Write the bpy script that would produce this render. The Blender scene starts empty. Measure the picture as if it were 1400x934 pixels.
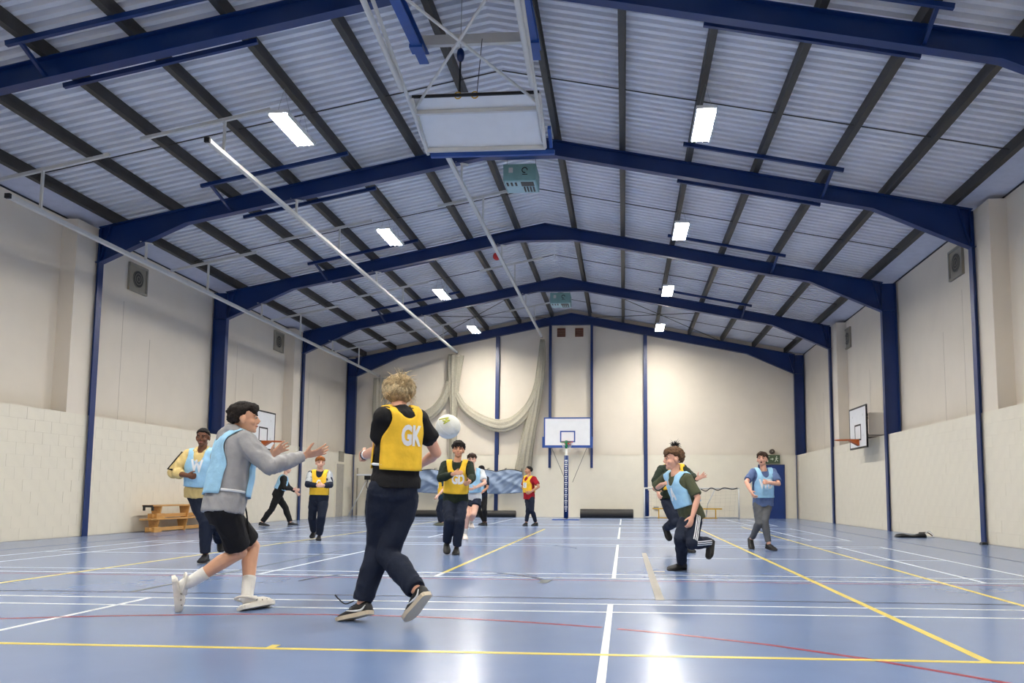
import bpy, bmesh, math, random
from mathutils import Vector, Matrix, noise
from mathutils.bvhtree import BVHTree
random.seed(7)
V = Vector
S = bpy.context.scene
COL = S.collection
# ------------------------------------------------------------------ camera, world, exposure
CAM_POS = V((2.1425, 0.0, 0.898)); FPX = 1120.2
YAW, PITCH, ROLL = 0.0757, 0.0969, 0.0046
PPX, PPY = 768.15, 567.5
fwd = V((-math.sin(YAW)*math.cos(PITCH), math.cos(YAW)*math.cos(PITCH), math.sin(PITCH)))
rgt = V((math.cos(YAW), math.sin(YAW), 0)); upv = rgt.cross(fwd)
r2 = rgt*math.cos(ROLL)+upv*math.sin(ROLL); u2 = upv*math.cos(ROLL)-rgt*math.sin(ROLL)
cd = bpy.data.cameras.new('camera'); cam = bpy.data.objects.new('camera', cd); COL.objects.link(cam)
cd.sensor_fit = 'HORIZONTAL'; cd.sensor_width = 36; cd.lens = FPX*36/1400
cd.shift_x = -(PPX-700)/1400; cd.shift_y = (PPY-467)/1400
cd.clip_start = .05; cd.clip_end = 200
cam.matrix_world = Matrix(((r2.x, u2.x, -fwd.x, CAM_POS.x), (r2.y, u2.y, -fwd.y, CAM_POS.y), (r2.z, u2.z, -fwd.z, CAM_POS.z), (0, 0, 0, 1)))
S.camera = cam
wd = bpy.data.worlds.new('world'); S.world = wd; wd.use_nodes = True
wd.node_tree.nodes['Background'].inputs[0].default_value = (.5, .55, .6, 1)
wd.node_tree.nodes['Background'].inputs[1].default_value = .05
S.view_settings.view_transform = 'Standard'; S.view_settings.look = 'None'
S.view_settings.gamma = 1; S.view_settings.use_curve_mapping = False
S.view_settings.exposure = 0.0
LAMP = 325.0          # emission of the high bay panels
S.cycles.max_bounces = 8; S.cycles.diffuse_bounces = 5; S.cycles.glossy_bounces = 3
S.cycles.sample_clamp_indirect = 6

# ------------------------------------------------------------------ materials
MATS = {}
def lin(c):
    return tuple(((x/255)/12.92 if x/255 <= .04045 else (((x/255)+.055)/1.055)**2.4) for x in c)
def mat(name, rgb, rough=.6, metal=0, var=.06, scale=6, bump=0, bscale=40, spec=.5, emit=0, alpha=1, stretch=(1, 1, 1), coat=0, transl=0):
    m = bpy.data.materials.new(name); m.use_nodes = True; MATS[name] = m
    nt = m.node_tree; N = nt.nodes; L = nt.links; b = N['Principled BSDF']
    c = lin(rgb)
    b.inputs['Roughness'].default_value = rough; b.inputs['Metallic'].default_value = metal
    b.inputs['Specular IOR Level'].default_value = spec; b.inputs['Coat Weight'].default_value = coat
    b.inputs['Alpha'].default_value = alpha
    if transl: b.inputs['Transmission Weight'].default_value = transl
    tc = N.new('ShaderNodeTexCoord'); mp = N.new('ShaderNodeMapping'); mp.inputs['Scale'].default_value = stretch
    L.new(tc.outputs['Object'], mp.inputs['Vector'])
    nz = N.new('ShaderNodeTexNoise'); nz.inputs['Scale'].default_value = scale; nz.inputs['Detail'].default_value = 5
    L.new(mp.outputs[0], nz.inputs['Vector'])
    rp = N.new('ShaderNodeValToRGB'); rp.color_ramp.elements[0].position = .3; rp.color_ramp.elements[1].position = .7
    rp.color_ramp.elements[0].color = tuple(x*(1-var) for x in c)+(1,); rp.color_ramp.elements[1].color = tuple(min(1, x*(1+var)) for x in c)+(1,)
    L.new(nz.outputs[0], rp.inputs[0]); L.new(rp.outputs[0], b.inputs['Base Color'])
    if bump:
        n2 = N.new('ShaderNodeTexNoise'); n2.inputs['Scale'].default_value = bscale; n2.inputs['Detail'].default_value = 3
        L.new(mp.outputs[0], n2.inputs['Vector'])
        bp = N.new('ShaderNodeBump'); bp.inputs['Strength'].default_value = bump; bp.inputs['Distance'].default_value = .02
        L.new(n2.outputs[0], bp.inputs['Height']); L.new(bp.outputs[0], b.inputs['Normal'])
    if emit:
        b.inputs['Emission Color'].default_value = c+(1,); b.inputs['Emission Strength'].default_value = emit
    return m
mat('floor', (108, 129, 168), .22, var=.05, scale=1.3, bump=.02, bscale=2.5, spec=.45)
mat('line_white', (225, 230, 232), .3, var=.03); mat('line_yellow', (226, 203, 92), .3, var=.03)
mat('line_red', (150, 40, 62), .3); mat('line_dark', (58, 66, 92), .3); mat('tape', (132, 126, 116), .5); mat('tape_dark', (92, 98, 98), .5)
mat('block', (228, 221, 203), .55, var=.02, scale=3, bump=.05, bscale=30)
mat('render', (226, 216, 200), .8, var=.03, scale=1.2)
mat('roof', (230, 231, 237), .45, var=.04, scale=2)
mat('soffit', (200, 202, 215), .6)
mat('purlin', (58, 56, 53), .5, var=.15, scale=5, metal=.1)
mat('blue_steel', (4, 40, 98), .35, var=.06, scale=4)
mat('blue_paint', (30, 74, 150), .4); mat('blue_door', (10, 50, 118), .4)
mat('white_paint', (208, 208, 206), .4, var=.03); mat('grey_steel', (150, 152, 152), .4, metal=.4)
mat('white_board', (228, 230, 233), .35, var=.02); mat('black', (18, 18, 20), .5); mat('dark_rubber', (48, 46, 44), .6, bump=.1)
mat('rim_orange', (190, 92, 30), .45); mat('rim_red', (200, 40, 40), .45); mat('green', (40, 130, 80), .5)
mat('heater', (130, 172, 172), .45); mat('heater_light', (170, 200, 205), .45)
mat('render_joint', (190, 180, 164), .8); mat('vent_frame', (150, 144, 130), .6); mat('vent_dark', (70, 68, 64), .6); mat('vent_brown', (112, 66, 48), .7)
mat('net', (205, 200, 184), .9, alpha=.4, var=.1, scale=30); mat('net_dense', (190, 184, 166), .9, alpha=.62, var=.1, scale=20, bump=.3)
mat('wood', (196, 148, 84), .45, var=.15, scale=3, stretch=(8, 1, 8)); mat('yellow_metal', (205, 160, 40), .45)
mat('mat_blue', (128, 146, 172), .45, var=.08, scale=4, bump=.35, bscale=3.5); mat('canvas', (80, 70, 62), .8)
mat('sign_green', (70, 88, 62), .5); mat('sign_print', (215, 225, 205), .5); mat('dark_doorway', (178, 172, 160), .8)
mat('lamp', (255, 250, 240), .5, emit=LAMP, var=0); mat('lamp_body', (215, 218, 220), .5)
mat('ball_white', (226, 228, 220), .5, bump=.2, bscale=120); mat('ball_mark', (205, 208, 90), .5)
mat('eye_white', (176, 164, 156), .5, spec=.2); mat('eye_dark', (40, 28, 22), .3); mat('mouth_dark', (70, 25, 25), .6)

# ------------------------------------------------------------------ mesh builder
class MB:
    def __init__(s): s.v = []; s.f = []
    def add(s, vs, fs):
        o = len(s.v); s.v += [tuple(x) for x in vs]; s.f += [tuple(i+o for i in f) for f in fs]; return s
    def box(s, x0, x1, y0, y1, z0, z1):
        vs = [(x, y, z) for x in (x0, x1) for y in (y0, y1) for z in (z0, z1)]
        return s.add(vs, [(0, 1, 3, 2), (4, 6, 7, 5), (0, 4, 5, 1), (2, 3, 7, 6), (0, 2, 6, 4), (1, 5, 7, 3)])
    def bar(s, p, q, w, h, up=(0, 0, 1)):
        p, q, up = V(p), V(q), V(up); d = (q-p).normalized()
        a = d.cross(up)
        if a.length < 1e-4: a = d.cross(V((1, 0, 0)))
        a.normalize(); b = a.cross(d)
        vs = [e+a*w/2*i+b*h/2*j for e in (p, q) for i in (-1, 1) for j in (-1, 1)]
        return s.add(vs, [(0, 1, 3, 2), (4, 6, 7, 5), (0, 4, 5, 1), (2, 3, 7, 6), (0, 2, 6, 4), (1, 5, 7, 3)])
    def prism(s, poly, ext):
        n = len(poly); vs = [V(p) for p in poly]+[V(p)+V(ext) for p in poly]
        return s.add(vs, [tuple(range(n))[::-1], tuple(range(n, 2*n))]+[(i, (i+1) % n, n+(i+1) % n, n+i) for i in range(n)])
    def loft(s, rings, cap=True, closed=True):
        n = len(rings[0]); o = len(s.v)
        vs = [p for r in rings for p in r]; fs = []
        for i in range(len(rings)-1):
            for j in range(n if closed else n-1):
                k = (j+1) % n; fs.append((i*n+j, i*n+k, (i+1)*n+k, (i+1)*n+j))
        if cap: fs += [tuple(range(n))[::-1], tuple((len(rings)-1)*n+j for j in range(n))]
        return s.add(vs, fs)
    def tube(s, pts, r, n=8, cap=True, flat=None):
        pts = [V(p) for p in pts]; m = len(pts)
        rs = r if isinstance(r, (list, tuple)) else [r]*m
        rings = []; a = None
        for i in range(m):
            d = (pts[min(i+1, m-1)]-pts[max(i-1, 0)])
            d = d.normalized() if d.length > 1e-9 else V((0, 0, 1))
            if a is None:
                a = d.cross(V((0, 0, 1)));
                if a.length < .05: a = d.cross(V((1, 0, 0)))
            else: a = a-d*a.dot(d)
            a.normalize(); b = d.cross(a)
            rings.append([pts[i]+(a*math.cos(t)+b*math.sin(t))*rs[i] for t in [2*math.pi*k/n for k in range(n)]])
        return s.loft(rings, cap)
    def ell(s, c, r, M=None, seg=12, rings=8):
        c = V(c); vs = [(0, 0, r[2])]
        for i in range(1, rings):
            t = math.pi*i/rings
            for j in range(seg):
                p = 2*math.pi*j/seg; vs.append((r[0]*math.sin(t)*math.cos(p), r[1]*math.sin(t)*math.sin(p), r[2]*math.cos(t)))
        vs.append((0, 0, -r[2])); fs = []
        for j in range(seg): fs.append((0, 1+j, 1+(j+1) % seg))
        for i in range(rings-2):
            for j in range(seg):
                a = 1+i*seg; fs.append((a+j, a+seg+j, a+seg+(j+1) % seg, a+(j+1) % seg))
        e = len(vs)-1; a = 1+(rings-2)*seg
        for j in range(seg): fs.append((e, a+(j+1) % seg, a+j))
        vs = [V(v) for v in vs]
        if M is not None: vs = [M @ v for v in vs]
        return s.add([v+c for v in vs], fs)
    def xf(s, M):
        s.v = [tuple(M @ V(v)) for v in s.v]; return s

ORG = {}
def raw_mesh(name, verts, faces, o, matn, smooth):
    me = bpy.data.meshes.new(name)
    me.from_pydata([(v[0]-o[0], v[1]-o[1], v[2]-o[2]) for v in verts], [], faces)
    me.materials.append(MATS[matn])
    if smooth: me.polygons.foreach_set('use_smooth', [True]*len(me.polygons))
    me.validate(); me.update()
    return me
def obj(name, mb, matn, parent=None, smooth=False, fix=True, tag=None, origin=None):
    if parent is not None: o = ORG[parent.name]
    elif origin is not None: o = V(origin)
    else:
        xs, ys, zs = zip(*mb.v); o = V(((min(xs)+max(xs))/2, (min(ys)+max(ys))/2, min(zs)))
    me = raw_mesh(name, mb.v, mb.f, o, matn, smooth)
    if fix:
        b = bmesh.new(); b.from_mesh(me); bmesh.ops.recalc_face_normals(b, faces=b.faces); b.to_mesh(me); b.free()
    ob = bpy.data.objects.new(name, me); COL.objects.link(ob)
    if parent is not None: ob.parent = parent
    else: ob.location = o
    ORG[ob.name] = o
    if tag: settag(ob, *tag)
    return ob
def settag(o, label, cat, group=None):
    o['label'] = label; o['category'] = cat
    if group: o['group'] = group
def thing(name, loc, label, cat, group=None):
    e = bpy.data.objects.new(name, None); COL.objects.link(e); e.location = loc; e.empty_display_size = .1
    ORG[e.name] = V(loc); settag(e, label, cat, group); return e
def struct(name, mb, matn, parent=None, **k):
    o = obj(name, mb, matn, parent, **k)
    if parent is None: o['kind'] = 'structure'
    return o
def bevel(o, w, seg=2):
    m = o.modifiers.new('bevel', 'BEVEL'); m.width = w; m.segments = seg; m.limit_method = 'ANGLE'; return o

# ------------------------------------------------------------------ hall dimensions
F = [10.65, 16.25, 21.85, 27.45, 33.05]
Y0, Y1 = -.6, 33.2
HX, UX = 9.0, 9.35
BLK = 2.5
rt = lambda x: 8.32-.2*abs(x)      # rafter top
# floor
fl_ob = struct('floor', MB().box(-9.8, 9.8, Y0-.3, Y1+.3, -.2, 0), 'floor', origin=(0, 0, 0))
def line(pts, w, m, z=.0012):
    pts = [V((p[0], p[1], 0)) for p in pts]; vs = []; n = len(pts)
    for i in range(n):
        d = (pts[min(i+1, n-1)]-pts[max(i-1, 0)]).normalized(); a = V((-d.y, d.x, 0))*w/2
        vs += [pts[i]-a+V((0, 0, -.002)), pts[i]+a+V((0, 0, -.002)), pts[i]+a+V((0, 0, z)), pts[i]-a+V((0, 0, z))]
    fs = [(0, 3, 2, 1), (4*n-4, 4*n-3, 4*n-2, 4*n-1)]
    for i in range(n-1):
        for k in range(4): fs.append((4*i+k, 4*i+(k+1) % 4, 4*i+4+(k+1) % 4, 4*i+4+k))
    return obj('court_line', MB().add(vs, fs), m, fl_ob)
for cy in (.8, 8.95, 16.9, 24.8):                     # four badminton courts laid across the hall
    for dy in (.02, .48, 5.62, 6.08):
        line([(-6.64, cy+dy), (6.7, cy+dy)], .04, 'line_white', .0011)
    for x in (-6.66, -5.92, -1.92, 2.03, 5.9, 6.66):
        line([(x, cy), (x, cy+6.1)], .045, 'line_white', .0013)
    for x0, x1 in ((-6.66, -1.92), (2.03, 6.66)):
        line([(x0, cy+3.03), (x1, cy+3.03)], .04, 'line_white', .0012)
line([(-8.8, 4.74), (8.8, 4.72)], .05, 'line_yellow', .0016)
line([(4.12, 4.72), (4.14, 27)], .055, 'line_yellow', .0017); line([(-4.03, 4.72), (-4.03, 27)], .055, 'line_yellow', .0017)
line([(.08, 9.4), (.08, 21.5)], .05, 'line_yellow', .0017); line([(.08, 8.95), (.08, 9.4)], .05, 'line_white', .0017)
line([(5.42, 4.72), (5.5, 24)], .05, 'line_yellow', .0017); line([(.08, 4.72), (.08, 4.84)], .05, 'line_yellow', .0018)
line([(-8.9, 7.25), (8.9, 7.22)], .04, 'line_dark', .0015)
line([(7.6, 5), (7.6, 30)], .04, 'line_dark', .0015); line([(-7.5, 5), (-7.5, 30)], .04, 'line_dark', .0015)
line([(-2.32, 7.25), (-2.33, 13)], .05, 'tape_dark', .0018)
arc = lambda cx, cy, r, a0, a1, n=24: [(cx+r*math.cos(math.radians(a0+(a1-a0)*i/n)), cy+r*math.sin(math.radians(a0+(a1-a0)*i/n))) for i in range(n+1)]
line(arc(.07, 8.35, 1.26, 2, 72), .05, 'line_dark', .0019); line(arc(.07, 8.35, 1.26, 108, 180), .05, 'line_dark', .0019)
line(arc(.07, 13.6, 1.3, 10, 60), .04, 'line_dark', .0019)
ra = [(-3.0, 5.25), (-2.29, 5.63), (-1.61, 5.84), (-.73, 6.02), (-.1, 6.07), (.38, 6.06), (.9, 6.0), (1.34, 5.9), (1.99, 5.69)]
line(ra, .04, 'line_red', .0014); line([(2.1, 5.64), (2.48, 5.46), (3.0, 5.15), (3.49, 4.75), (3.99, 4.22), (4.4, 3.6)], .04, 'line_red', .0014)
line([(-8, 8.75), (8, 8.75)], .03, 'line_red', .0010)
line([(2.45, 7.19), (2.45, 12.93)], .075, 'tape', .0021); line([(2.48, 9.85), (2.62, 9.85)], .14, 'tape', .0021)
line([(1.31, 8.45), (1.34, 8.75)], .1, 'tape_dark', .0022)

# side walls: thick blockwork to 2.5 m, a recessed rendered wall above
def block_wall(side, name):
    s = side
    mb = MB()
    lo, hi = sorted((s*(HX+.006), s*9.8)); mb.box(lo, hi, Y0, Y1, 0, BLK)
    lo, hi = sorted((s*UX, s*9.8)); mb.box(lo, hi, Y0, Y1, BLK, 6.56)
    w = struct(name, mb, 'render', origin=(s*HX, 0, 0))
    if True:                                           # the painted blocks
        bm = MB(); H = .2255; Lb = .45
        me = raw_mesh('block', MB().box(-.006, .006, -Lb/2+.0015, Lb/2-.0015, -H/2+.0015, H/2-.0015).v, MB().box(-.006, .006, -Lb/2+.0015, Lb/2-.0015, -H/2+.0015, H/2-.0015).f, V((0, 0, 0)), 'block', False)
        b = bmesh.new(); b.from_mesh(me); bmesh.ops.recalc_face_normals(b, faces=b.faces); b.to_mesh(me); b.free()
        cells = []
        for c in range(11):
            off = (c % 2)*Lb/2; n = int((Y1-Y0)/Lb)+1
            for i in range(n):
                y = Y0+off+i*Lb
                if y+Lb/2 < Y1-.1: cells.append((y, H*c+H/2+.01))
        near = sorted([q for q in cells if q[0] > 12.6])[:300]; ns = set(near)
        for y, z in near:
            o = bpy.data.objects.new('block', me); COL.objects.link(o); o.parent = w
            o.location = (s*(.004+random.uniform(-.0012, .0012)), y, z)
        for y, z in cells:
            if (y, z) in ns: continue
            x = s*(HX+.004+random.uniform(-.0012, .0012))
            bm.box(x-.006, x+.006, y-Lb/2+.0015, y+Lb/2-.0015, z-H/2+.0015, z+H/2-.0015)
        r = obj('blockwork', bm, 'block', w); r['kind'] = 'stuff'
    lo, hi = sorted((s*HX, s*UX)); obj('ledge', MB().box(lo, hi, Y0, Y1, BLK-.012, BLK), 'block', w)
    for f in (F[1], F[3]):
        lo, hi = sorted((s*(HX+.02), s*(UX+.02))); obj('pier', MB().box(lo, hi, f-.68, f+.1, BLK, 6.5), 'render', w)
    # thin dark eaves gap and cracks between the upper panels
    for f in F[:4]:
        for q, z0, z1 in ((1.5, 2.5, 5.3), (2.6, 2.5, 4.6)):
            lo, hi = sorted((s*(UX-.003), s*(UX+.02))); obj('panel_joint', MB().box(lo, hi, f+q, f+q+.008, z0, z1), 'render_joint', w)
    return w
wl = block_wall(-1, 'wall_left'); wr = block_wall(1, 'wall_right')
# far gable wall and near end wall
def gable(y0, y1, zlo=BLK):
    return [(-9.8, y0, zlo), (9.8, y0, zlo), (9.8, y0, 6.55), (0, y0, 8.5), (-9.8, y0, 6.55)], (0, y1-y0, 0)
mb = MB(); mb.prism(*gable(33.16, 33.5)); wf = struct('wall_far', mb, 'render', origin=(0, 33.2, 0))
obj('blockwork', MB().box(-9.8, 9.8, 33.04, 33.5, 0, BLK), 'block', wf)
for z in (BLK,):
    obj('ledge', MB().box(-9.0, 9.0, 33.03, 33.17, z-.012, z), 'block', wf)
mb = MB(); mb.prism(*gable(Y0-.3, Y0, 0)); struct('wall_near', mb, 'render', origin=(0, Y0, 0))

# roof: profiled sheets, one per bay and slope
bays = [(Y0-.3, 5.05)]+[(5.05, F[0])]+[(F[i], F[i+1]) for i in range(4)]
bays[-1] = (F[3], 33.4)
ce = MB(); ce.box(-.12, .12, Y0-.3, 33.4, 8.62, 8.66)
ceil_ob = struct('ceiling', ce, 'roof', origin=(0, 0, 0))
PD = .2
for ya, yb in bays:
    for s in (-1, 1):
        per = .2; prof = []
        y = ya
        while y < yb-1e-6:
            for dy, z in ((0, 0), (.088, 0), (.096, .1), (.192, .1)):
                if y+dy < yb: prof.append((y+dy, z))
            y += per
        prof.append((yb, 0)); vs = []; fs = []
        for x in (0.0, 9.75):
            for yy, z in prof: vs.append((s*x, yy, 8.32+PD+.01-.2*x+z))
        for x in (0.0, 9.75):
            for yy, z in prof: vs.append((s*x, yy, 8.32+PD+.03-.2*x+z))
        n = len(prof)
        for i in range(n-1):
            fs.append((i, i+1, n+i+1, n+i)); fs.append((2*n+i, 3*n+i, 3*n+i+1, 2*n+i+1))
        fs += [(0, n, 3*n, 2*n), (n-1, 3*n-1, 4*n-1, 2*n-1)]
        obj('roof_sheet', MB().add(vs, fs), 'roof', ceil_ob)
for s in (-1, 1):
    obj('eaves_soffit', MB().prism([(s*8.72, Y0, 6.66), (s*9.5, Y0, 6.545), (s*9.5, Y0, 6.57), (s*8.72, Y0, 6.69)], (0, Y1-Y0, 0)), 'soffit', ceil_ob)
    obj('eaves_gap', MB().box(*sorted((s*(UX-.02), s*(UX+.03))), Y0, Y1, 6.535, 6.56), 'black', ceil_ob)

# purlins
PX = (.78, 2.12, 3.47, 4.8, 6.1, 7.36, 8.62)
ordn = ('first', 'second', 'third', 'fourth', 'fifth', 'sixth', 'lowest')
for s, sd in ((-1, 'left'), (1, 'right')):
    for i, x in enumerate(PX):
        z = rt(x); X = s*x; mb = MB()
        prof = [(-.04, 0), (.045, 0), (.045, .012), (-.025, .012), (-.025, PD-.012), (.06, PD-.012), (.06, PD), (-.04, PD)]
        # Z section, web facing the hall axis side
        mb.prism([(X+s*a*1.25, Y0, z+c-s*0*a) for a, c in prof], (0, Y1-Y0, 0))
        mb.bar((X+s*.0, Y0, z+PD/2), (X+s*.0, Y1, z+PD/2), .1, .02)
        obj('roof_purlin', mb, 'purlin', tag=(f'{ordn[i]} dark steel roof purlin {sd} of the ridge', 'purlin', 'roof purlins under the roof sheets'))

# portal frames
FL = {0: 'nearest blue steel roof frame crossing the top of the picture', 1: 'second blue steel frame, behind the folded ceiling backboard',
      2: 'third blue steel frame, across the middle of the roof', 3: 'fourth blue steel frame with a heater hanging behind its apex', 4: 'farthest blue steel frame against the end wall'}
for k, y in enumerate(F):
    t = thing('portal_frame', (0, y, 0), FL[k], 'steel frame', 'blue portal frames')
    for s in (-1, 1):
        top = [(0, rt(0)), (8.98, rt(8.98))]
        bot = [(0, 7.84), (.77, 7.84), (7.08, 8.0-.2*7.08), (8.95, 5.75)]
        mb = MB()
        poly = [(s*x, y-.006, z) for x, z in top]+[(s*x, y-.006, z) for x, z in bot[::-1]]
        mb.prism(poly, (0, .012, 0))
        for a, b in zip(bot[:-1], bot[1:]):
            mb.bar((s*a[0], y, a[1]), (s*b[0], y, b[1]), .17, .018, up=(0, 0, 1))
        mb.bar((0, y, rt(0)-.009), (s*8.98, y, rt(8.98)-.009), .17, .018)
        obj('rafter', mb, 'blue_steel', t)
        mb = MB()
        x0, x1 = sorted((s*8.93, s*8.947)); mb.box(x0, x1, y-.085, y+.085, .0, 6.52)
        x0, x1 = sorted((s*9.29, s*9.305)); mb.box(x0, x1, y-.085, y+.085, .0, 6.5)
        x0, x1 = sorted((s*8.94, s*9.3)); mb.box(x0, x1, y-.006, y+.006, .0, 6.5)
        obj('column', mb, 'blue_steel', t)
        for (a, b) in (((s*8.93, 5.76), (s*9.29, 5.76)), ((s*8.93, 5.75), (s*8.72, 6.56))):
            obj('stiffener', MB().bar((a[0], y-.045, a[1]), (b[0], y-.045, b[1]), .08, .014), 'blue_steel', t)
    if k < 4:
        # flat restraint bars under the purlins either side of the frame, with diagonal stays
        for s in (-1, 1):
            for dy in ((-.93, .93) if k else (-.55, .62)):
                mb = MB().bar((s*3.3, y+dy, rt(3.3)-.035), (s*6.3, y+dy, rt(6.3)-.035), .06, .07)
                obj('restraint_bar', mb, 'blue_steel', t)
            obj('stay', MB().bar((s*6.1, y-(.93 if k else .55), rt(6.1)-.05), (s*6.1, y-.02, 6.83), .05, .05), 'blue_steel', t)
# sag rods between purlins, mid bay
for k, (ya, yb) in enumerate(bays[1:]):
    ym = (ya+yb)/2+.25
    for s, sd in ((-1, 'left'), (1, 'right')):
        mb = MB().tube([(s*.02, ym, rt(0)+.03), (s*8.6, ym, rt(8.6)+.06)], .011, 6)
        obj('sag_rod', mb, 'purlin', tag=(f'thin dark tie rod linking the purlins, {sd} slope, bay {["over the camera", "before the second frame", "behind the second frame", "behind the third frame", "next to the end wall"][k]}', 'tie rod', 'roof tie rods'))
for s, sd in ((-1, 'left'), (1, 'right')):
    for a, b, wh in (((1.0, 27.6), (6.0, 32.9), 'falling outwards'), ((6.0, 27.6), (1.0, 32.9), 'rising to the ridge')):
        mb = MB().tube([(s*a[0], a[1], rt(a[0])-.02), (s*b[0], b[1], rt(b[0])-.02)], .012, 6)
        obj('wind_brace', mb, 'purlin', tag=(f'thin diagonal wind brace in the last roof bay, {sd} slope, {wh}', 'brace'))

# gable posts
for x, z0, z1, lb in ((-3.02, 0, 7.38, 'tall blue steel post on the end wall behind the hung mat'), (-.85, 1.97, 7.82, 'blue steel post left of the far backboard'),
                  (.85, 1.97, 7.82, 'blue steel post right of the far backboard'), (3.02, 0, 7.38, 'tall blue steel post on the end wall above the goal frame')):
    w = .05 if abs(x) < 1 else .075
    mb = MB().box(x-w, x+w, 33.0-.02, 33.0, z0, z1).box(x-.008, x+.008, 33.0, 33.14, z0, z1).box(x-w, x+w, 33.14, 33.155, max(z0, 2.5), z1)
    obj('gable_post', mb, 'blue_steel', tag=(lb, 'post', 'end wall posts'))

# ------------------------------------------------------------------ lights
wh = {13.4: 'nearest lit', 19.0: 'second lit', 24.7: 'third lit', 30.2: 'farthest lit', 7.8: 'overhead lit', 2.2: 'rearmost lit'}
for y in (2.2, 7.8, 13.4, 19.0, 24.7, 30.2):
    for s, sd in ((-1, 'left'), (1, 'right')):
        x = s*3.49; yy = y-.3 if (s < 0 and y == 13.4) else y
        t = thing('ceiling_light', (x, yy, 7.08), f'{wh[y]} white panel lamp hanging from the {sd} roof slope', 'ceiling light', 'panel lamps under the roof')
        o = obj('housing', MB().box(x-.17, x+.17, yy-.63, yy+.63, 7.095, 7.15), 'lamp_body', t); bevel(o, .008)
        for q in (-1, 0, 1):
            obj('led_strip', MB().box(x+q*.1-.045, x+q*.1+.045, yy-.58, yy+.58, 7.08, 7.096), 'lamp', t)
        for q in (-1.55, -.5, .5, 1.55):  # blades added to cut the lamps' sideways light off the upper walls
            obj('cutoff_blade', MB().box(x+q*.1-.004, x+q*.1+.004, yy-.6, yy+.6, 7.06, 7.096), 'lamp_body', t)
        for q in (-.4, .4):
            obj('hanging_wire', MB().tube([(x-.12, yy+q, 7.15), (x, yy+q, 7.62), (x+.12, yy+q, 7.15)], .004, 5), 'grey_steel', t)

# ------------------------------------------------------------------ net rails, hangers and nets
rails = [(-7.95, 5.75, 12.35, 32.9, 'near the left wall'), (-4.7, 6.7, 12.55, 32.9, 'in the middle of the left slope'), (-1.2, 7.33, 14.6, 32.9, 'left of the ridge')]
hy = [(13.1, 0), (F[1], 1), (18.85, 0), (F[2], 1), (24.6, 0), (F[3], 1), (30.3, 0)]
for X, Z, ya, yb, lb in rails:
    t = thing('net_rail', (X, (ya+yb)/2, Z), f'long white net track hung under the roof, {lb}', 'net track', 'net tracks')
    obj('track', MB().box(X-.04, X+.04, ya, yb, Z-.035, Z+.035), 'white_paint', t)
    obj('end_stop', MB().box(X-.045, X+.045, ya-.03, ya+.02, Z-.04, Z+.04), 'black', t)
    obj('end_stop', MB().box(X-.045, X+.045, yb-.02, yb+.03, Z-.04, Z+.04), 'black', t)
    for y, sh in hy:
        if y < ya: continue
        if sh:
            zb = 8.0-.2*abs(X) if abs(X) < 7.08 else 6.584-.444*(abs(X)-7.08)
            obj('hanger', MB().bar((X, y, Z+.03), (X, y, zb-.03), .04, .04, up=(0, 1, 0)), 'white_paint', t)
            obj('bracket', MB().bar((X-.13, y, zb-.02+.026), (X+.13, y, zb-.02-.026), .07, .02), 'white_paint', t)
        else:
            zc = rt(X)-.07 if X > -7 else 6.5
            obj('hanger', MB().bar((X, y, Z+.03), (X, y, zc), .04, .04, up=(0, 1, 0)), 'white_paint', t)
            a, b = (8.9, 6.75) if X < -7 else ((6.2, 3.9) if X < -3 else (2.3, .35))
            f_ = lambda q: zc-.2*(q-abs(X))
            obj('cross_bar', MB().bar((-a, y, f_(a)), (-b, y, f_(b)), .05, .055), 'white_paint', t)
mb = MB().ell((-1.34, 21.9, 7.44), (.11, .11, .11), seg=14, rings=10)
obj('stuck_ball', mb, 'rim_red', smooth=True, tag=('small red ball stuck on the net track below the ridge', 'ball'))

def fluted(path, radii, n=40, flutes=9, amp=.22, seed=0, squash=1.0):
    path = [V(p) for p in path]; rings = []; rnd = random.Random(seed); ph = [rnd.uniform(0, 6.28) for _ in range(3)]
    m = len(path)
    for i, p in enumerate(path):
        d = (path[min(i+1, m-1)]-path[max(i-1, 0)]).normalized()
        a = V((0, 1, 0)); a = (a-d*a.dot(d)).normalized(); b = d.cross(a); ring = []
        for k in range(n):
            th = 2*math.pi*k/n
            r = radii[i]*(1+amp*math.sin(flutes*th+ph[0]+i*.1)+amp*.4*math.sin((flutes*2+1)*th+ph[1]-i*.15))
            ring.append(p+(a*math.cos(th)*squash+b*math.sin(th))*r)
        rings.append(ring)
    return MB().loft(rings)
def cr(pts, n):      # catmull-rom through points
    P = [V(p) for p in pts]; P = [P[0]*2-P[1]]+P+[P[-1]*2-P[-2]]; out = []
    for i in range(1, len(P)-2):
        for k in range(n):
            t = k/n; out.append(.5*((2*P[i])+(P[i+1]-P[i-1])*t+(2*P[i-1]-5*P[i]+4*P[i+1]-P[i+2])*t*t+(3*P[i]-P[i-1]-3*P[i+1]+P[i+2])*t**3))
    out.append(P[-2]); return out
def interp(vals, n):
    out = []
    m = len(vals)-1
    for i in range(n):
        t = i/(n-1)*m; k = min(int(t), m-1); out.append(vals[k]+(vals[k+1]-vals[k])*(t-k))
    return out
def netpiece(name, pts, rad, mt, seed, **k):
    pts = [((q[0]-2.14)*1.042+2.14, 32.84, max(.03, (q[2]-.898)*1.042+.898)) for q in pts]
    p = cr(pts, 8); k.setdefault('squash', .55); return fluted(p, interp(rad, len(p)), seed=seed, **k)
def nettop(label, loc, pieces):
    t = thing('division_net', loc, label, 'net', 'division nets')
    for nm, pts, rad, mt, sd, kw in pieces: obj(nm, netpiece(nm, pts, rad, mt, sd, **kw), mt, t, smooth=True)
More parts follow.
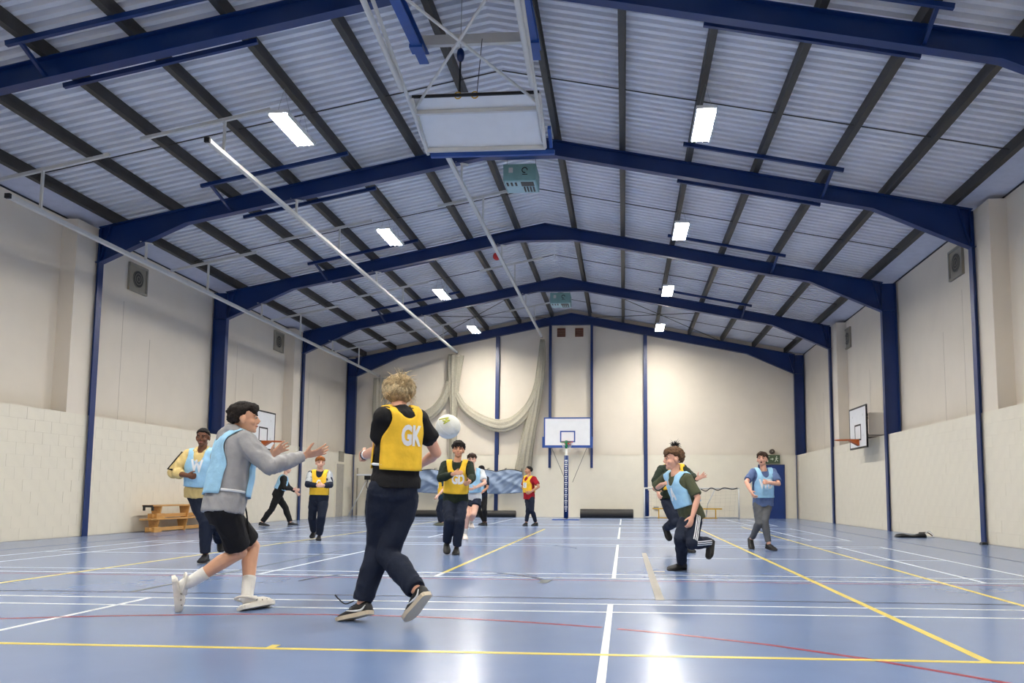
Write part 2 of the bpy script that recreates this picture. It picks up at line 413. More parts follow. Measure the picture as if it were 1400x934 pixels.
nettop('pale division net gathered at the end of the middle track, hanging straight to the floor', (-4.5, 32.84, 0),
    [('gathered_net', [(-4.45, 31.5, 6.36), (-4.5, 31.5, 5.6), (-4.52, 31.5, 4.2), (-4.5, 31.55, 2.2), (-4.48, 31.55, .02)], [.28, .24, .13, .14, .16], 'net_dense', 1, {}),
     ('swag', [(-4.5, 31.6, 5.0), (-4.05, 31.65, 4.25), (-3.4, 31.7, 3.78), (-2.6, 31.7, 3.55), (-1.95, 31.7, 3.8), (-1.35, 31.65, 4.6), (-1.05, 31.55, 5.8), (-1.0, 31.5, 6.9)], [.1, .15, .2, .24, .22, .17, .13, .08], 'net_dense', 2, dict(flutes=7, amp=.15))])
nettop('pale division net bunched at the ridge track end, slanting down behind the blue mat', (-1.5, 32.84, 0),
    [('gathered_net', [(-1.02, 31.5, 6.95), (-1.1, 31.55, 5.6), (-1.3, 31.6, 4.3), (-1.6, 31.7, 2.8), (-1.74, 31.8, 1.9), (-1.8, 31.8, 1.35)], [.08, .15, .2, .24, .28, .26], 'net_dense', 3, {})])
nettop('pale division net drooping from the left track end towards the middle track', (-7, 32.84, 0),
    [('gathered_net', [(-7.5, 31.5, 5.46), (-7.5, 31.5, 4.2), (-7.45, 31.5, 2.2), (-7.45, 31.5, .05)], [.22, .22, .2, .22], 'net', 4, {}),
     ('swag', [(-7.4, 31.55, 4.9), (-6.9, 31.6, 4.2), (-6.2, 31.6, 3.85), (-5.5, 31.6, 4.0), (-4.95, 31.6, 4.55), (-4.6, 31.55, 5.5), (-4.5, 31.5, 6.2)], [.12, .18, .22, .2, .16, .12, .08], 'net_dense', 5, dict(flutes=7, amp=.15))])

# ------------------------------------------------------------------ folded ceiling backboard
t = thing('ceiling_backboard', (0, 11.8, 6.4), 'folded-up white basketball backboard hanging on arms from the roof', 'backboard')
tl, tr, br, bl = V((-.95, 11.35, 6.73)), V((.93, 11.35, 6.74)), V((.93, 12.3, 6.33)), V((-.95, 12.3, 6.33))
nrm = (tr-tl).cross(bl-tl).normalized()
if nrm.z < 0: nrm = -nrm
o = obj('board', MB().prism([tl+V((.03, 0, 0)), tr-V((.03, 0, 0)), br-V((.03, 0, 0)), bl+V((.03, 0, 0))], nrm*.03), 'white_board', t)
obj('edge_padding', MB().bar(bl+V((.05, .075, -.075)), br+V((.14, .075, -.075)), .06, .07), 'blue_paint', t)
obj('edge_padding', MB().bar(br+V((.09, .03, 0)), br+V((.09, 0, 0))+(tr-br)*.35, .05, .07), 'blue_paint', t)
obj('frame_rail', MB().bar(bl-nrm*.03, br-nrm*.03, .05, .06), 'white_paint', t)
q = .28; obj('frame_rail', MB().bar(tl.lerp(bl, q)-nrm*.03, tr.lerp(br, q)-nrm*.03, .05, .06), 'white_paint', t)
obj('frame_rail', MB().bar(tl-nrm*.02, tr-nrm*.02, .03, .04), 'black', t)
for s, X in ((-1, -.96), (1, .9)):
    obj('arm', MB().tube([(X, 7.8, 7.42), (X, 12.42, 6.3 if s < 0 else 6.34)], .028, 10), 'white_paint', t, smooth=True)
    obj('arm', MB().tube([(X-.03, 7.8, 7.03), (X-.03, 10.95, 6.62)], .04, 10), 'white_paint', t, smooth=True)
    obj('side_rail', MB().bar(V((X, 0, 0))*0+(tl if s < 0 else tr)-nrm*.03, (bl if s < 0 else br)-nrm*.03, .05, .05), 'white_paint', t)
obj('cross_brace', MB().tube([(-.9, 8.9, 7.1), (.9, 11.5, 6.64)], .022, 8), 'white_paint', t, smooth=True)
obj('cross_brace', MB().tube([(.86, 8.9, 7.1), (-.96, 11.55, 6.62)], .022, 8), 'white_paint', t, smooth=True)
obj('spreader', MB().box(-1.05, .8, 11.95, 12.03, 7.86, 8.02), 'white_paint', t)
for X in (-.97, .8):
    mb = MB().box(X-.075, X+.075, 8, 12.1, 7.79, 7.81).box(X-.008, X+.008, 8, 12.1, 7.64, 7.8).box(X-.075, X+.075, 8, 12.1, 7.63, 7.65)
    obj('support_beam', mb, 'blue_paint', t)
    obj('clamp', MB().box(X-.1, X+.1, 11.55, 11.75, 7.6, 7.66), 'blue_paint', t)
obj('strap', MB().tube([(-.27, 11.5, 7.35), (-.27, 11.48, 6.74)], .015, 6), 'black', t)
obj('winch', MB().ell((-.27, 11.5, 7.42), (.06, .06, .11)), 'blue_steel', t, smooth=True)
obj('cable', MB().tube([(-.27, 11.5, 7.5), (-.2, 11.2, 8.2)], .006, 5), 'grey_steel', t)
obj('cable', MB().tube([(-.02, 11.5, 6.74), (-.02, 11.9, 7.9)], .006, 5), 'black', t)
for X in (-.27, -.02):
    obj('shackle', MB().tube([V((X+.05*math.cos(a), 11.36, 6.72+.05*math.sin(a))) for a in [i*.6283 for i in range(11)]], .01, 6), 'yellow_metal', t)

# ------------------------------------------------------------------ heaters
for y, lb in ((16.62, 'teal fan heater hanging behind the second roof frame'), (27.75, 'small-looking teal fan heater hanging near the end wall ridge')):
    t = thing('fan_heater', (0, y+.35, 7.5), lb, 'heater', 'hanging heaters')
    x0, x1 = -.39, .31
    o = obj('casing', MB().box(x0, x1, y, y+.72, 7.5, 7.86), 'heater', t); bevel(o, .01)
    obj('base_panel', MB().box(x0+.03, x1-.03, y+.03, y+.69, 7.485, 7.5), 'heater_light', t)
    obj('grille', MB().box(-.02, x1-.06, y+.06, y+.28, 7.475, 7.486), 'vent_dark', t)
    for q in range(4): obj('louvre', MB().box(.01+q*.065, .045+q*.065, y+.33, y+.6, 7.472, 7.486), 'vent_dark', t)
    for q in range(3): obj('louvre', MB().box(x0+.06+q*.09, x0+.1+q*.09, y+.08, y+.25, 7.474, 7.486), 'vent_dark', t)
    obj('badge', MB().tube([V((.07+.055*math.cos(a), y-.006, 7.72+.055*math.sin(a))) for a in [i*.5 for i in range(11)]], .011, 6), 'black', t)
    obj('badge', MB().box(.02, .13, y-.006, y, 7.62, 7.635), 'black', t)
    obj('label_plate', MB().box(-.27, -.18, y-.006, y, 7.67, 7.78), 'white_paint', t)
    obj('fan_guard', MB().ell((-.04, y+.36, 7.87), (.25, .25, .07)), 'black', t, smooth=True)
    for X in (x0+.04, x1-.04): obj('hanging_rod', MB().tube([(X, y+.3, 7.86), (X, y+.3, 8.4)], .006, 5), 'grey_steel', t)

# ------------------------------------------------------------------ wall fans
for s, y, lb in ((-1, 18.2, 'square extractor fan grille high on the left wall, nearer one'), (-1, 26.18, 'square extractor fan grille high on the left wall, farther one'),
                 (1, 17.92, 'square extractor fan grille high on the right wall, nearer one'), (1, 26.6, 'square extractor fan grille high on the right wall, farther one')):
    X = s*UX; t = thing('extractor_fan', (X, y, 5.6), lb, 'extractor fan', 'wall fans'); d = -s
    bx = lambda a, b, y0, y1, z0, z1: MB().box(*sorted((X+d*a, X+d*b)), y0, y1, z0, z1)
    fr = bx(0, .06, y-.36, y-.31, 5.6, 6.26); fr.add(bx(0, .06, y+.31, y+.36, 5.6, 6.26).v, bx(0, .06, 0, 1, 0, 1).f)
    for z in ((5.6, 5.65), (6.21, 6.26)): q = bx(0, .06, y-.31, y+.31, *z); fr.add(q.v, q.f)
    obj('frame', fr, 'vent_frame', t); obj('back_plate', bx(0, .03, y-.31, y+.31, 5.65, 6.21), 'vent_frame', t)
    obj('fan_opening', MB().loft([[V((X+d*h, y+.2*math.cos(a), 5.93+.2*math.sin(a))) for a in [i*math.pi/12 for i in range(24)]] for h in (.028, .036)]), 'vent_dark', t)
    for r in (.2, .13, .06): obj('guard_ring', MB().tube([V((X+d*.045, y+r*math.cos(a), 5.93+r*math.sin(a))) for a in [i*math.pi/12 for i in range(25)]], .006, 5), 'vent_frame', t)

# ------------------------------------------------------------------ basketball boards on the walls
def rect_frame(mk, a, b, c, dd, w):
    # mk(u0,u1,z0,z1) -> MB ; outline rectangle
    out = MB()
    for q in ((a, b, c, c+w), (a, b, dd-w, dd), (a, a+w, c+w, dd-w), (b-w, b, c+w, dd-w)):
        m = mk(*q); out.add(m.v, m.f)
    return out
def side_board(s, y0, y1, lb):
    X = s*8.62; z0, z1 = 2.2, 3.36; ym = (y0+y1)/2; d = -s
    t = thing('wall_backboard', (X, ym, z0), lb, 'basketball hoop', 'side wall hoops')
    bx = lambda a, b: (lambda u0, u1, w0, w1: MB().box(*sorted((X+d*a, X+d*b)), u0, u1, w0, w1))
    obj('board', bx(-.03, 0)(y0, y1, z0, z1), 'white_board', t)
    obj('border', rect_frame(bx(-.035, .004), y0, y1, z0, z1, .045), 'black', t)
    obj('target_square', rect_frame(bx(0, .005), ym-.3, ym+.3, 2.42, 2.87, .045), 'black', t)
    for q in (-.5, .5):
        for z in (2.55, 3.1): obj('mounting_arm', MB().box(*sorted((X, s*UX)), ym+q-.03, ym+q+.03, z-.03, z+.03), 'vent_frame', t)
    obj('mounting_panel', MB().box(*sorted((s*8.75, s*9.3)), ym-.62, ym-.56, 2.55, 3.15), 'render', t)
    rz = 2.44
    obj('rim', MB().tube([V((X+d*(.4+.225*math.cos(a)), ym+.225*math.sin(a), rz)) for a in [i*math.pi/12 for i in range(25)]], .014, 6), 'rim_orange', t, smooth=True)
    obj('rim_bracket', MB().prism([(X, ym-.11, rz+.02), (X+d*.3, ym-.2, rz+.015), (X+d*.3, ym-.2, rz-.01), (X, ym-.11, rz-.16)], (0, .22, 0)), 'rim_orange', t)
side_board(1, 22.4, 24.05, 'white basketball board with orange rim on the right wall')
side_board(-1, 22.9, 24.55, 'white basketball board with orange rim on the left wall')
# far backboard
t = thing('end_backboard', (0, 32.2, 2.7), 'white basketball board with blue edge on the end wall', 'basketball hoop')
x0, x1, z0, z1 = -1.0, .87, 2.78, 3.93; yb = 32.1; xm = -.06
by = lambda a, b: (lambda u0, u1, w0, w1: MB().box(u0, u1, yb-b, yb-a, w0, w1))
obj('board', by(-.03, 0)(x0, x1, z0, z1), 'white_board', t)
obj('border', rect_frame(by(-.035, .006), x0, x1, z0, z1, .05), 'blue_paint', t)
obj('edge_padding', MB().box(x0-.06, x1+.06, yb-.03, yb+.05, z0-.05, z0+.03), 'blue_paint', t)
for X in (x0-.03, x1+.03): obj('edge_padding', MB().box(X-.03, X+.03, yb-.03, yb+.05, z0, z0+.38), 'blue_paint', t)
obj('target_square', rect_frame(by(0, .006), xm-.3, xm+.3, 2.95, 3.4, .05), 'blue_paint', t)
obj('rim', MB().tube([V((xm+.225*math.cos(a), yb-.38+.225*math.sin(a), 2.93)) for a in [i*math.pi/12 for i in range(25)]], .016, 6), 'rim_red', t, smooth=True)
obj('rim_bracket', MB().box(xm-.12, xm+.12, yb-.18, yb, 2.86, 2.95), 'rim_red', t)
mb = MB()
for i in range(12):
    a = i*math.pi/6
    mb.tube([V((xm+.22*math.cos(a), yb-.38+.22*math.sin(a), 2.92)), V((xm+.15*math.cos(a+.3), yb-.38+.15*math.sin(a+.3), 2.72)), V((xm+.12*math.cos(a), yb-.38+.12*math.sin(a), 2.55))], .006, 4)
obj('hoop_net', mb, 'white_paint', t)
for X in (-.6, .5):
    for z in (2.95, 3.7): obj('mounting_arm', MB().bar((X, yb+.03, z), (X, 33.0, z), .05, .05), 'blue_paint', t)
for X in (-.85, .85): obj('wall_stay', MB().tube([(X*.9, yb+.05, 2.9), (X*.2 if X < 0 else X*.1, 33.0, 1.4)], .012, 6), 'vent_frame', t)
# netball post
px, py = .08, 29.4
t = thing('netball_post', (px, py, 0), 'netball post with dark blue padding in front of the end backboard', 'netball post')
bevel(obj('base', MB().box(px-.48, px+.48, py-.3, py+.3, .0, .03), 'blue_paint', t), .01)
obj('pole', MB().tube([(px, py, .02), (px, py, 2.8)], .04, 12), 'white_paint', t, smooth=True)
pad = obj('padding', MB().tube([(px, py, .06), (px, py, 2.3)], .085, 14), 'blue_steel', t, smooth=True)
for i in range(26):
    z = .3+i*.072; w = .02+.03*((i*7) % 3)/2
    obj('printed_mark', MB().box(px-w, px+w, py-.092, py-.082, z, z+.035), 'white_board', pad)
obj('ring', MB().tube([V((px+.19*math.cos(a), py-.26+.19*math.sin(a), 2.76)) for a in [i*math.pi/12 for i in range(25)]], .012, 6), 'green', t, smooth=True)
obj('ring_arm', MB().tube([(px, py, 2.78), (px, py-.08, 2.76)], .02, 8), 'green', t)
obj('post_cap', MB().tube([(px, py, 2.55), (px, py, 2.84)], .045, 12), 'green', t, smooth=True)

# ------------------------------------------------------------------ along the end wall
def roll(x0, x1, r, lb):
    t = thing('mat_roll', ((x0+x1)/2, 32.55, 0), lb, 'rolled mat', 'rolled floor covers')
    n = 28
    obj('roll', MB().loft([[V((x, 32.55+r*math.cos(a), r+r*math.sin(a))) for a in [2*math.pi*i/n for i in range(n)]] for x in (x0, x0+.02, x1-.02, x1)]), 'dark_rubber', t, smooth=False)
    sp = [V((x1+.004, 32.55+(r*.15+r*.8*i/60)*math.cos(i*.42), r+(r*.15+r*.8*i/60)*math.sin(i*.42))) for i in range(61)]
    obj('spiral_edge', MB().tube(sp, .008, 5), 'canvas', t)
roll(.42, 2.5, .17, 'short dark rolled mat on the floor right of the netball post')
roll(-6.2, -2.15, .13, 'long thin dark rolled mat under the hung blue mat')
# blue mat hung on the wall
def hung_mat(x0, x1, lb, seed):
    t = thing('hung_mat', ((x0+x1)/2, 32.55, .95), lb, 'mat', 'hung blue mats')
    nx, nz = 60, 26; rnd = random.Random(seed); vs = []; fs = []
    for j in range(nz+1):
        for i in range(nx+1):
            u, w = i/nx, j/nz; x = x0+(x1-x0)*u
            sag = .06*math.sin(math.pi*u)**.8
            zt = 1.78+.09*math.sin(math.pi*(u*2 % 1)); zb = .97-.05*math.sin(math.pi*u)
            z = zb+(zt-zb)*w
            y = 32.56-.05*math.sin(math.pi*w)-.09*(1-2*abs(noise.noise(V((x*1.6+z*1.5, z*1.2-x*.4, seed)))))-.05*(1-2*abs(noise.noise(V((x*3-z*3.5, z*2, seed+4)))))
            vs.append((x, y, z))
    for j in range(nz):
        for i in range(nx): a = j*(nx+1)+i; fs.append((a, a+1, a+nx+2, a+nx+1))
    o = obj('sheet', MB().add(vs, fs), 'mat_blue', t, smooth=True, fix=False)
    m = o.modifiers.new('solid', 'SOLIDIFY'); m.thickness = .03; m.offset = 0
    top = [V(vs[nz*(nx+1)+i])+V((0, 0, .01)) for i in range(nx+1)]
    obj('top_binding', MB().tube(top, .022, 6), 'black', t)
    for q in (.02, .33, .66, .98):
        x = x0+(x1-x0)*q; obj('hook', MB().tube([(x, 33.03, 1.95), (x, 32.62, 1.93), (x, 32.55, 1.8)], .012, 6), 'black', t)
hung_mat(-6.15, -4.05, 'blue crash mat hung on the end wall beside the yellow-hoop net, left one', 1)
hung_mat(-4.0, -1.88, 'blue crash mat hung on the end wall, right one next to the player in red', 2)
bpy.data.objects['hung_mat']['label'] = 'creased blue mat hung on the end wall, left one of two'
bpy.data.objects['hung_mat.001']['label'] = 'creased blue mat hung on the end wall, right one of two'
# small goal
t = thing('small_goal', (4.7, 32.3, 0), 'low white five-a-side goal frame against the end wall', 'goal')
gx0, gx1, gz, gy = 2.93, 6.55, 1.16, 32.1
for a, b in (((gx0, gy, 0), (gx0, gy, gz)), ((gx1, gy, 0), (gx1, gy, gz))): obj('upright', MB().tube([a, b], .032, 10), 'white_paint', t, smooth=True)
obj('crossbar', MB().tube([(gx0-.03, gy, gz), (gx1+.03, gy, gz)], .032, 10), 'white_paint', t, smooth=True)
for x in (gx0, gx1):
    xi = x+(.9 if x == gx0 else -.9)
    obj('back_stay', MB().tube([(xi, gy+.05, gz-.03), (xi+(-.1 if x == gx0 else -.25), 32.5, .55), (xi-(.0 if x == gx0 else .3), 32.8, .03)], .022, 8), 'white_paint', t, smooth=True)
    obj('ground_bar', MB().tube([(x, gy, .03), (x, 32.85, .03)], .025, 8), 'white_paint', t, smooth=True)
obj('ground_bar', MB().tube([(gx0, 32.85, .03), (gx1, 32.85, .03)], .025, 8), 'white_paint', t, smooth=True)
mb = MB()
for i in range(19):
    x = gx0+.1+i*.19; mb.tube([(x, gy, gz-.02), (x, 32.5, .6+.05*math.sin(i)), (x, 32.82, .05)], .0016, 3)
for j in range(7):
    q = j/7; mb.tube([(gx0+.05, gy+.7*q, gz-.02-1.05*q+.12*math.sin(q*3)), ((gx0+gx1)/2, gy+.7*q, gz-.06-1.05*q+.05), (gx1-.05, gy+.7*q, gz-.02-1.05*q+.12*math.sin(q*3))], .0016, 3)
obj('goal_net', mb, 'net', t)
obj('slack_cord', MB().tube(cr([(5.1, gy-.02, gz-.03), (5.3, gy-.04, gz-.1), (5.5, gy-.03, gz+.02), (5.75, gy-.04, gz-.07), (6.0, gy-.03, gz+.03), (6.3, gy-.03, gz-.03), (6.5, gy-.02, gz+.02)], 6), .02, 6), 'black', t)
obj('post_wrap', MB().tube([(3.06, gy+.1, .08), (3.06, gy+.1, 1.08)], .06, 10), 'blue_steel', t, smooth=True)
for x, h, lb in ((3.75, .4, 'left'), (5.45, .4, 'right')):
    tt = thing('yellow_trestle', (x, 32.45, 0), f'low yellow metal trestle behind the goal frame, {lb} one', 'trestle', 'yellow trestles')
    obj('top_bar', MB().bar((x-.5, 32.45, h-.03), (x+.5, 32.45, h-.03), .06, .05), 'yellow_metal', tt)
    for dx in (-.25, .25): obj('leg', MB().bar((x+dx, 32.45, 0), (x+dx, 32.45, h-.05), .04, .04, up=(0, 1, 0)), 'yellow_metal', tt)
    obj('foot_bar', MB().bar((x-.3, 32.45, .02), (x+.3, 32.45, .02), .2, .03), 'yellow_metal', tt)
obj('wall_socket', MB().box(3.32, 3.52, 33.0, 33.04, .32, .44), 'grey_steel', tag=('small grey double socket low on the end wall inside the goal', 'socket'))
# door, exit sign, bell
d = struct('door_1', MB().box(7.5, 8.43, 32.99, 33.06, 0, 2.07), 'blue_door', origin=(7.96, 33, 0))
obj('door_frame', rect_frame(lambda a, b, c, e: MB().box(a, b, 32.98, 33.05, c, e), 7.45, 8.48, -.06, 2.12, .05), 'blue_steel', d)
obj('door_handle', MB().tube([(7.62, 32.93, 1.05), (7.8, 32.93, 1.05)], .014, 8), 'grey_steel', d)
t = thing('exit_sign', (8.05, 33, 2.16), 'green running-man exit sign above the blue door', 'sign')
obj('panel', MB().box(7.72, 8.3, 32.97, 33.035, 2.16, 2.5), 'sign_green', t)
mb = MB().box(7.8, 7.84, 32.96, 32.972, 2.22, 2.44).box(7.8, 7.9, 32.96, 32.972, 2.42, 2.44)
obj('doorway_symbol', mb, 'sign_print', t)
obj('arrow_symbol', MB().box(7.93, 8.0, 32.96, 32.972, 2.32, 2.35).prism([(8.0, 32.96, 2.28), (8.05, 32.96, 2.335), (8.0, 32.96, 2.39)], (0, .012, 0)), 'sign_print', t)
mb = MB().ell((8.17, 32.966, 2.43), (.022, .006, .022)).bar((8.16, 32.966, 2.4), (8.15, 32.966, 2.32), .045, .012, up=(0, 1, 0)).bar((8.15, 32.966, 2.32), (8.1, 32.966, 2.23), .022, .012, up=(0, 1, 0)).bar((8.16, 32.966, 2.32), (8.22, 32.966, 2.25), .022, .012, up=(0, 1, 0)).bar((8.16, 32.966, 2.38), (8.23, 32.966, 2.36), .018, .012, up=(0, 1, 0))
obj('running_figure', mb, 'sign_print', t)
t = thing('alarm_bell', (8.02, 33.04, 2.55), 'round dark alarm bell on the end wall above the exit sign', 'bell')
obj('gong', MB().loft([[V((8.02+r*math.cos(a), y, 2.64+r*math.sin(a))) for a in [i*math.pi/10 for i in range(20)]] for y, r in ((33.15, .1), (33.05, .1), (33.02, .06), (33.01, .01))]), 'canvas', t, smooth=True)
obj('hub', MB().ell((8.02, 33.01, 2.64), (.025, .02, .025)), 'vent_frame', t)
# gable vents
for x, lb in ((-.41, 'left'), (.33, 'right')):
    t = thing('gable_vent', (x, 33.15, 7.36), f'square brown air brick high on the gable, {lb} one', 'vent', 'gable vents')
    obj('frame', rect_frame(lambda a, b, c, e: MB().box(a, b, 33.1, 33.17, c, e), x-.17, x+.17, 7.36, 7.71, .02), 'vent_brown', t)
    for i in range(6): obj('slat', MB().box(x-.15, x+.15, 33.11, 33.165, 7.385+i*.052, 7.42+i*.052), 'vent_brown', t)
# left doorway and the vent over it
dr = struct('door_2', MB().box(-9.02, -8.985, 31.08, 31.95, 0, 2.06), 'dark_doorway', origin=(-9, 31.5, 0))
obj('door_frame', MB().box(-9.0, -8.96, 31.0, 31.08, 0, 2.12).box(-9.0, -8.96, 31.95, 32.03, 0, 2.12).box(-9.0, -8.96, 31.08, 31.95, 2.06, 2.12), 'block', dr)
obj('wall_grille', MB().box(-9.0, -8.95, 31.35, 31.85, 2.15, 2.55), 'vent_frame', tag=('small grey grille above the left wall doorway', 'grille'))
# scoreboard tripod
t = thing('tripod_table', (-8.25, 32.4, 0), 'folding white tripod stand with a small flat top in the left corner', 'stand')
bevel(obj('top', MB().box(-8.55, -7.85, 32.2, 32.6, 1.62, 1.68), 'white_board', t), .01)
obj('clamp', MB().box(-8.25, -8.0, 32.3, 32.5, 1.46, 1.62), 'black', t)
for x, y in ((-8.85, 32.25), (-7.55, 32.25), (-8.2, 32.9)): obj('leg', MB().tube([(-8.15, 32.4, 1.5), (x, y, .0)], .025, 8), 'white_paint', t, smooth=True)
obj('strap', MB().tube(cr([(-8.1, 32.3, 1.45), (-8.15, 32.28, 1.2), (-8.08, 32.28, 1.05), (-8.12, 32.3, .9)], 5), .014, 6), 'black', t)
obj('wall_pipe', MB().tube([(-8.75, 32.95, .02), (-8.75, 32.95, 1.95)], .03, 10), 'vent_frame', smooth=True, tag=('thin vertical pipe in the far left corner', 'pipe'))

# ------------------------------------------------------------------ benches
def bench(y0, y1, xc, z, lb, flip=False):
    t = thing('gym_bench', (xc, (y0+y1)/2, z), lb, 'bench', 'stacked gym benches')
    sg = -1 if flip else 1; zz = lambda q: z+(q if not flip else .31-q)
    b = lambda nm, *a: bevel(obj(nm, MB().box(a[0], a[1], a[2], a[3], *sorted((zz(a[4]), zz(a[5])))), 'wood', t), .006)
    b('seat', xc-.14, xc+.14, y0, y1, .275, .31)
    b('foot_rail', xc-.05, xc+.05, y0+.1, y1-.1, .02, .1)
    for y in (y0+.35, (y0+y1)/2, y1-.35):
        obj('leg', MB().prism([(xc-.13, y-.02, zz(.275)), (xc+.13, y-.02, zz(.275)), (xc+.08, y-.02, zz(.0)), (xc-.08, y-.02, zz(.0))], (0, .04, 0)), 'wood', t)
    for y in (y0+.35, y1-.35): obj('end_block', MB().box(xc-.11, xc+.11, y-.16, y+.16, *sorted((zz(0), zz(.11)))), 'wood', t)
    if z > .2 or flip:
        obj('end_hook', MB().bar((xc-.12, y0+.02, z+.28), (xc+.12, y0+.02, z+.28), .05, .05).bar((xc+.1, y0+.02, z+.29), (xc+.1, y0+.02, z+.18), .04, .04, up=(0, 1, 0)).bar((xc-.1, y0+.02, z+.29), (xc-.1, y0+.02, z+.18), .04, .04, up=(0, 1, 0)), 'black', t)
bench(17.85, 21.0, -8.62, 0, 'long wooden gym bench on the floor by the left wall')
bench(18.0, 21.15, -8.66, .31, 'wooden gym bench stacked on top of another by the left wall')
# bag on the right
t = thing('kit_bag', (8.6, 18.6, 0), 'black flat kit bag lying on the floor by the right wall', 'bag')
n = 14; rings = []
for i in range(n+1):
    u = i/n; x = 8.1+.62*u; yy = 18.75-.15*u; w = .14+.05*math.sin(u*5); hh = .05+.045*u*(1-u*.3)+.02*math.sin(u*9)
    if i in (0, n): w *= .4; hh *= .5
    rings.append([V((x+.1*math.sin(a)*w, yy+w*math.cos(a), max(0.0, hh*.5+hh*.5*math.sin(a)*1.1))) for a in [2*math.pi*k/16 for k in range(16)]])
obj('body', MB().loft(rings), 'black', t, smooth=True)
obj('strap', MB().tube(cr([(8.68, 18.6, .06), (8.78, 18.62, .14), (8.86, 18.58, .06), (8.82, 18.5, .02), (8.7, 18.5, .02)], 5), .014, 6), 'white_paint', t, smooth=True)
obj('strap', MB().tube(cr([(8.6, 18.7, .1), (8.8, 18.75, .1), (8.9, 18.7, .02)], 5), .012, 6), 'canvas', t, smooth=True)
obj('floor_wedge', MB().prism([(8.82, 16.05, 0), (8.94, 16.05, 0), (8.92, 16.05, .045), (8.84, 16.05, .04)], (0, .12, 0)), 'black', tag=('tiny black wedge on the floor by the nearest right column', 'wedge'))
# ball
bx_, by_, bz_, br_ = .545, 7.35, 1.51, .112
t = thing('netball', (bx_, by_, bz_-br_), 'white netball with a yellow mark flying through the air', 'ball')
obj('cover', MB().ell((bx_, by_, bz_), (br_,)*3, seg=32, rings=20), 'ball_white', t, smooth=True)
def on_ball(a, b, r=br_+.0015):     # a: azimuth from camera side, b: elevation
    return V((bx_+r*math.sin(a)*math.cos(b), by_-r*math.cos(a)*math.cos(b), bz_+r*math.sin(b)))
zig = [(-.75, .55), (-.3, .62), (.25, .72), (-.02, .5), (.35, .45), (-.15, .15), (.05, .38), (-.35, .42)]
obj('printed_mark', MB().tube([on_ball(*zig[i]).lerp(on_ball(*zig[i+1]), k/6).normalized()*0+on_ball(zig[i][0]+(zig[i+1][0]-zig[i][0])*k/6, zig[i][1]+(zig[i+1][1]-zig[i][1])*k/6) for i in range(7) for k in range(6)], .006, 5), 'ball_mark', t, smooth=True)
for e in (0, 1.05, 2.1):
    obj('seam', MB().tube([V((bx_, by_, bz_))+Matrix.Rotation(e, 3, 'Z') @ Matrix.Rotation(.9, 3, 'X') @ V((br_*math.cos(a), br_*math.sin(a), 0)) for a in [i*2*math.pi/32 for i in range(33)]], .0018, 4), 'line_white', t, smooth=True)

# ================================================================== people
def fabric(name, rgb, rough=.85, var=.1, bump=.25, bscale=28): mat(name, rgb, rough, var=var, scale=9, bump=bump, bscale=bscale, spec=.25)
for n, c in dict(skin_fair=(222, 170, 146), skin_pale=(228, 182, 160), skin_tan=(214, 164, 134), skin_brown=(112, 74, 54), skin_olive=(200, 148, 118)).items():
    mat(n, c, .5, var=.05, scale=14, spec=.35)
for n, c in dict(hair_dark=(38, 32, 30), hair_black=(24, 22, 22), hair_brown=(104, 78, 56), hair_mid=(62, 46, 36), hair_ginger=(150, 92, 46), hair_blonde=(214, 194, 154), hair_ash=(166, 144, 108)).items():
    mat(n, c, .7, var=.4, scale=45, bump=.6, bscale=140, spec=.2)
for n, c in dict(fab_grey=(158, 158, 160), fab_cream=(214, 190, 130), fab_black=(30, 30, 32), fab_navy=(28, 35, 52), fab_green=(34, 44, 34), fab_olive=(78, 82, 62),
                 fab_white=(214, 218, 222), fab_red=(160, 28, 40), fab_denim=(88, 106, 146), fab_jeans=(92, 94, 98), fab_lgrey=(168, 172, 176), fab_teal=(36, 66, 84),
                 bib_blue=(158, 204, 234), bib_yellow=(246, 198, 60), sock=(228, 226, 220), croc=(226, 222, 212)).items(): fabric(n, c)
mat('shoe_black', (26, 26, 28), .6); mat('shoe_sole', (206, 192, 168), .6); mat('shoe_dark_sole', (34, 32, 32), .7); mat('shoe_white', (222, 212, 204), .6); mat('shoe_olive', (98, 100, 84), .7)
mat('print_white', (236, 238, 240), .6); mat('lips', (176, 104, 96), .5)

def remeshed(mb, vox, it=4, fold=0, fseed=0, ffreq=9):
    me = bpy.data.meshes.new('tmp'); me.from_pydata(mb.v, [], mb.f); me.update()
    ob = bpy.data.objects.new('tmp', me); COL.objects.link(ob)
    m = ob.modifiers.new('r', 'REMESH'); m.mode = 'VOXEL'; m.voxel_size = vox; m.use_smooth_shade = True
    if it:
        q = ob.modifiers.new('s', 'SMOOTH'); q.factor = .5; q.iterations = it
    dg = bpy.context.evaluated_depsgraph_get(); dg.update()
    ev = ob.evaluated_get(dg).to_mesh()
    vs = [v.co.copy() for v in ev.vertices]; ns = [v.normal.copy() for v in ev.vertices]; fs = [tuple(p.vertices) for p in ev.polygons]
    ob.evaluated_get(dg).to_mesh_clear()
    bpy.data.objects.remove(ob); bpy.data.meshes.remove(me)
    if fold:
        for i, v in enumerate(vs):
            p = V((v.x*ffreq+fseed, v.y*ffreq, v.z*ffreq*.6))
            w = V((noise.noise(p*.4), noise.noise(p*.4+V((5, 1, 2))), noise.noise(p*.4+V((1, 7, 3)))))*2.2
            a = 1-abs(noise.noise(p+w))*2
            vs[i] = v+ns[i]*fold*(a-.5)
    out = MB(); out.v = [tuple(v) for v in vs]; out.f = fs; return out

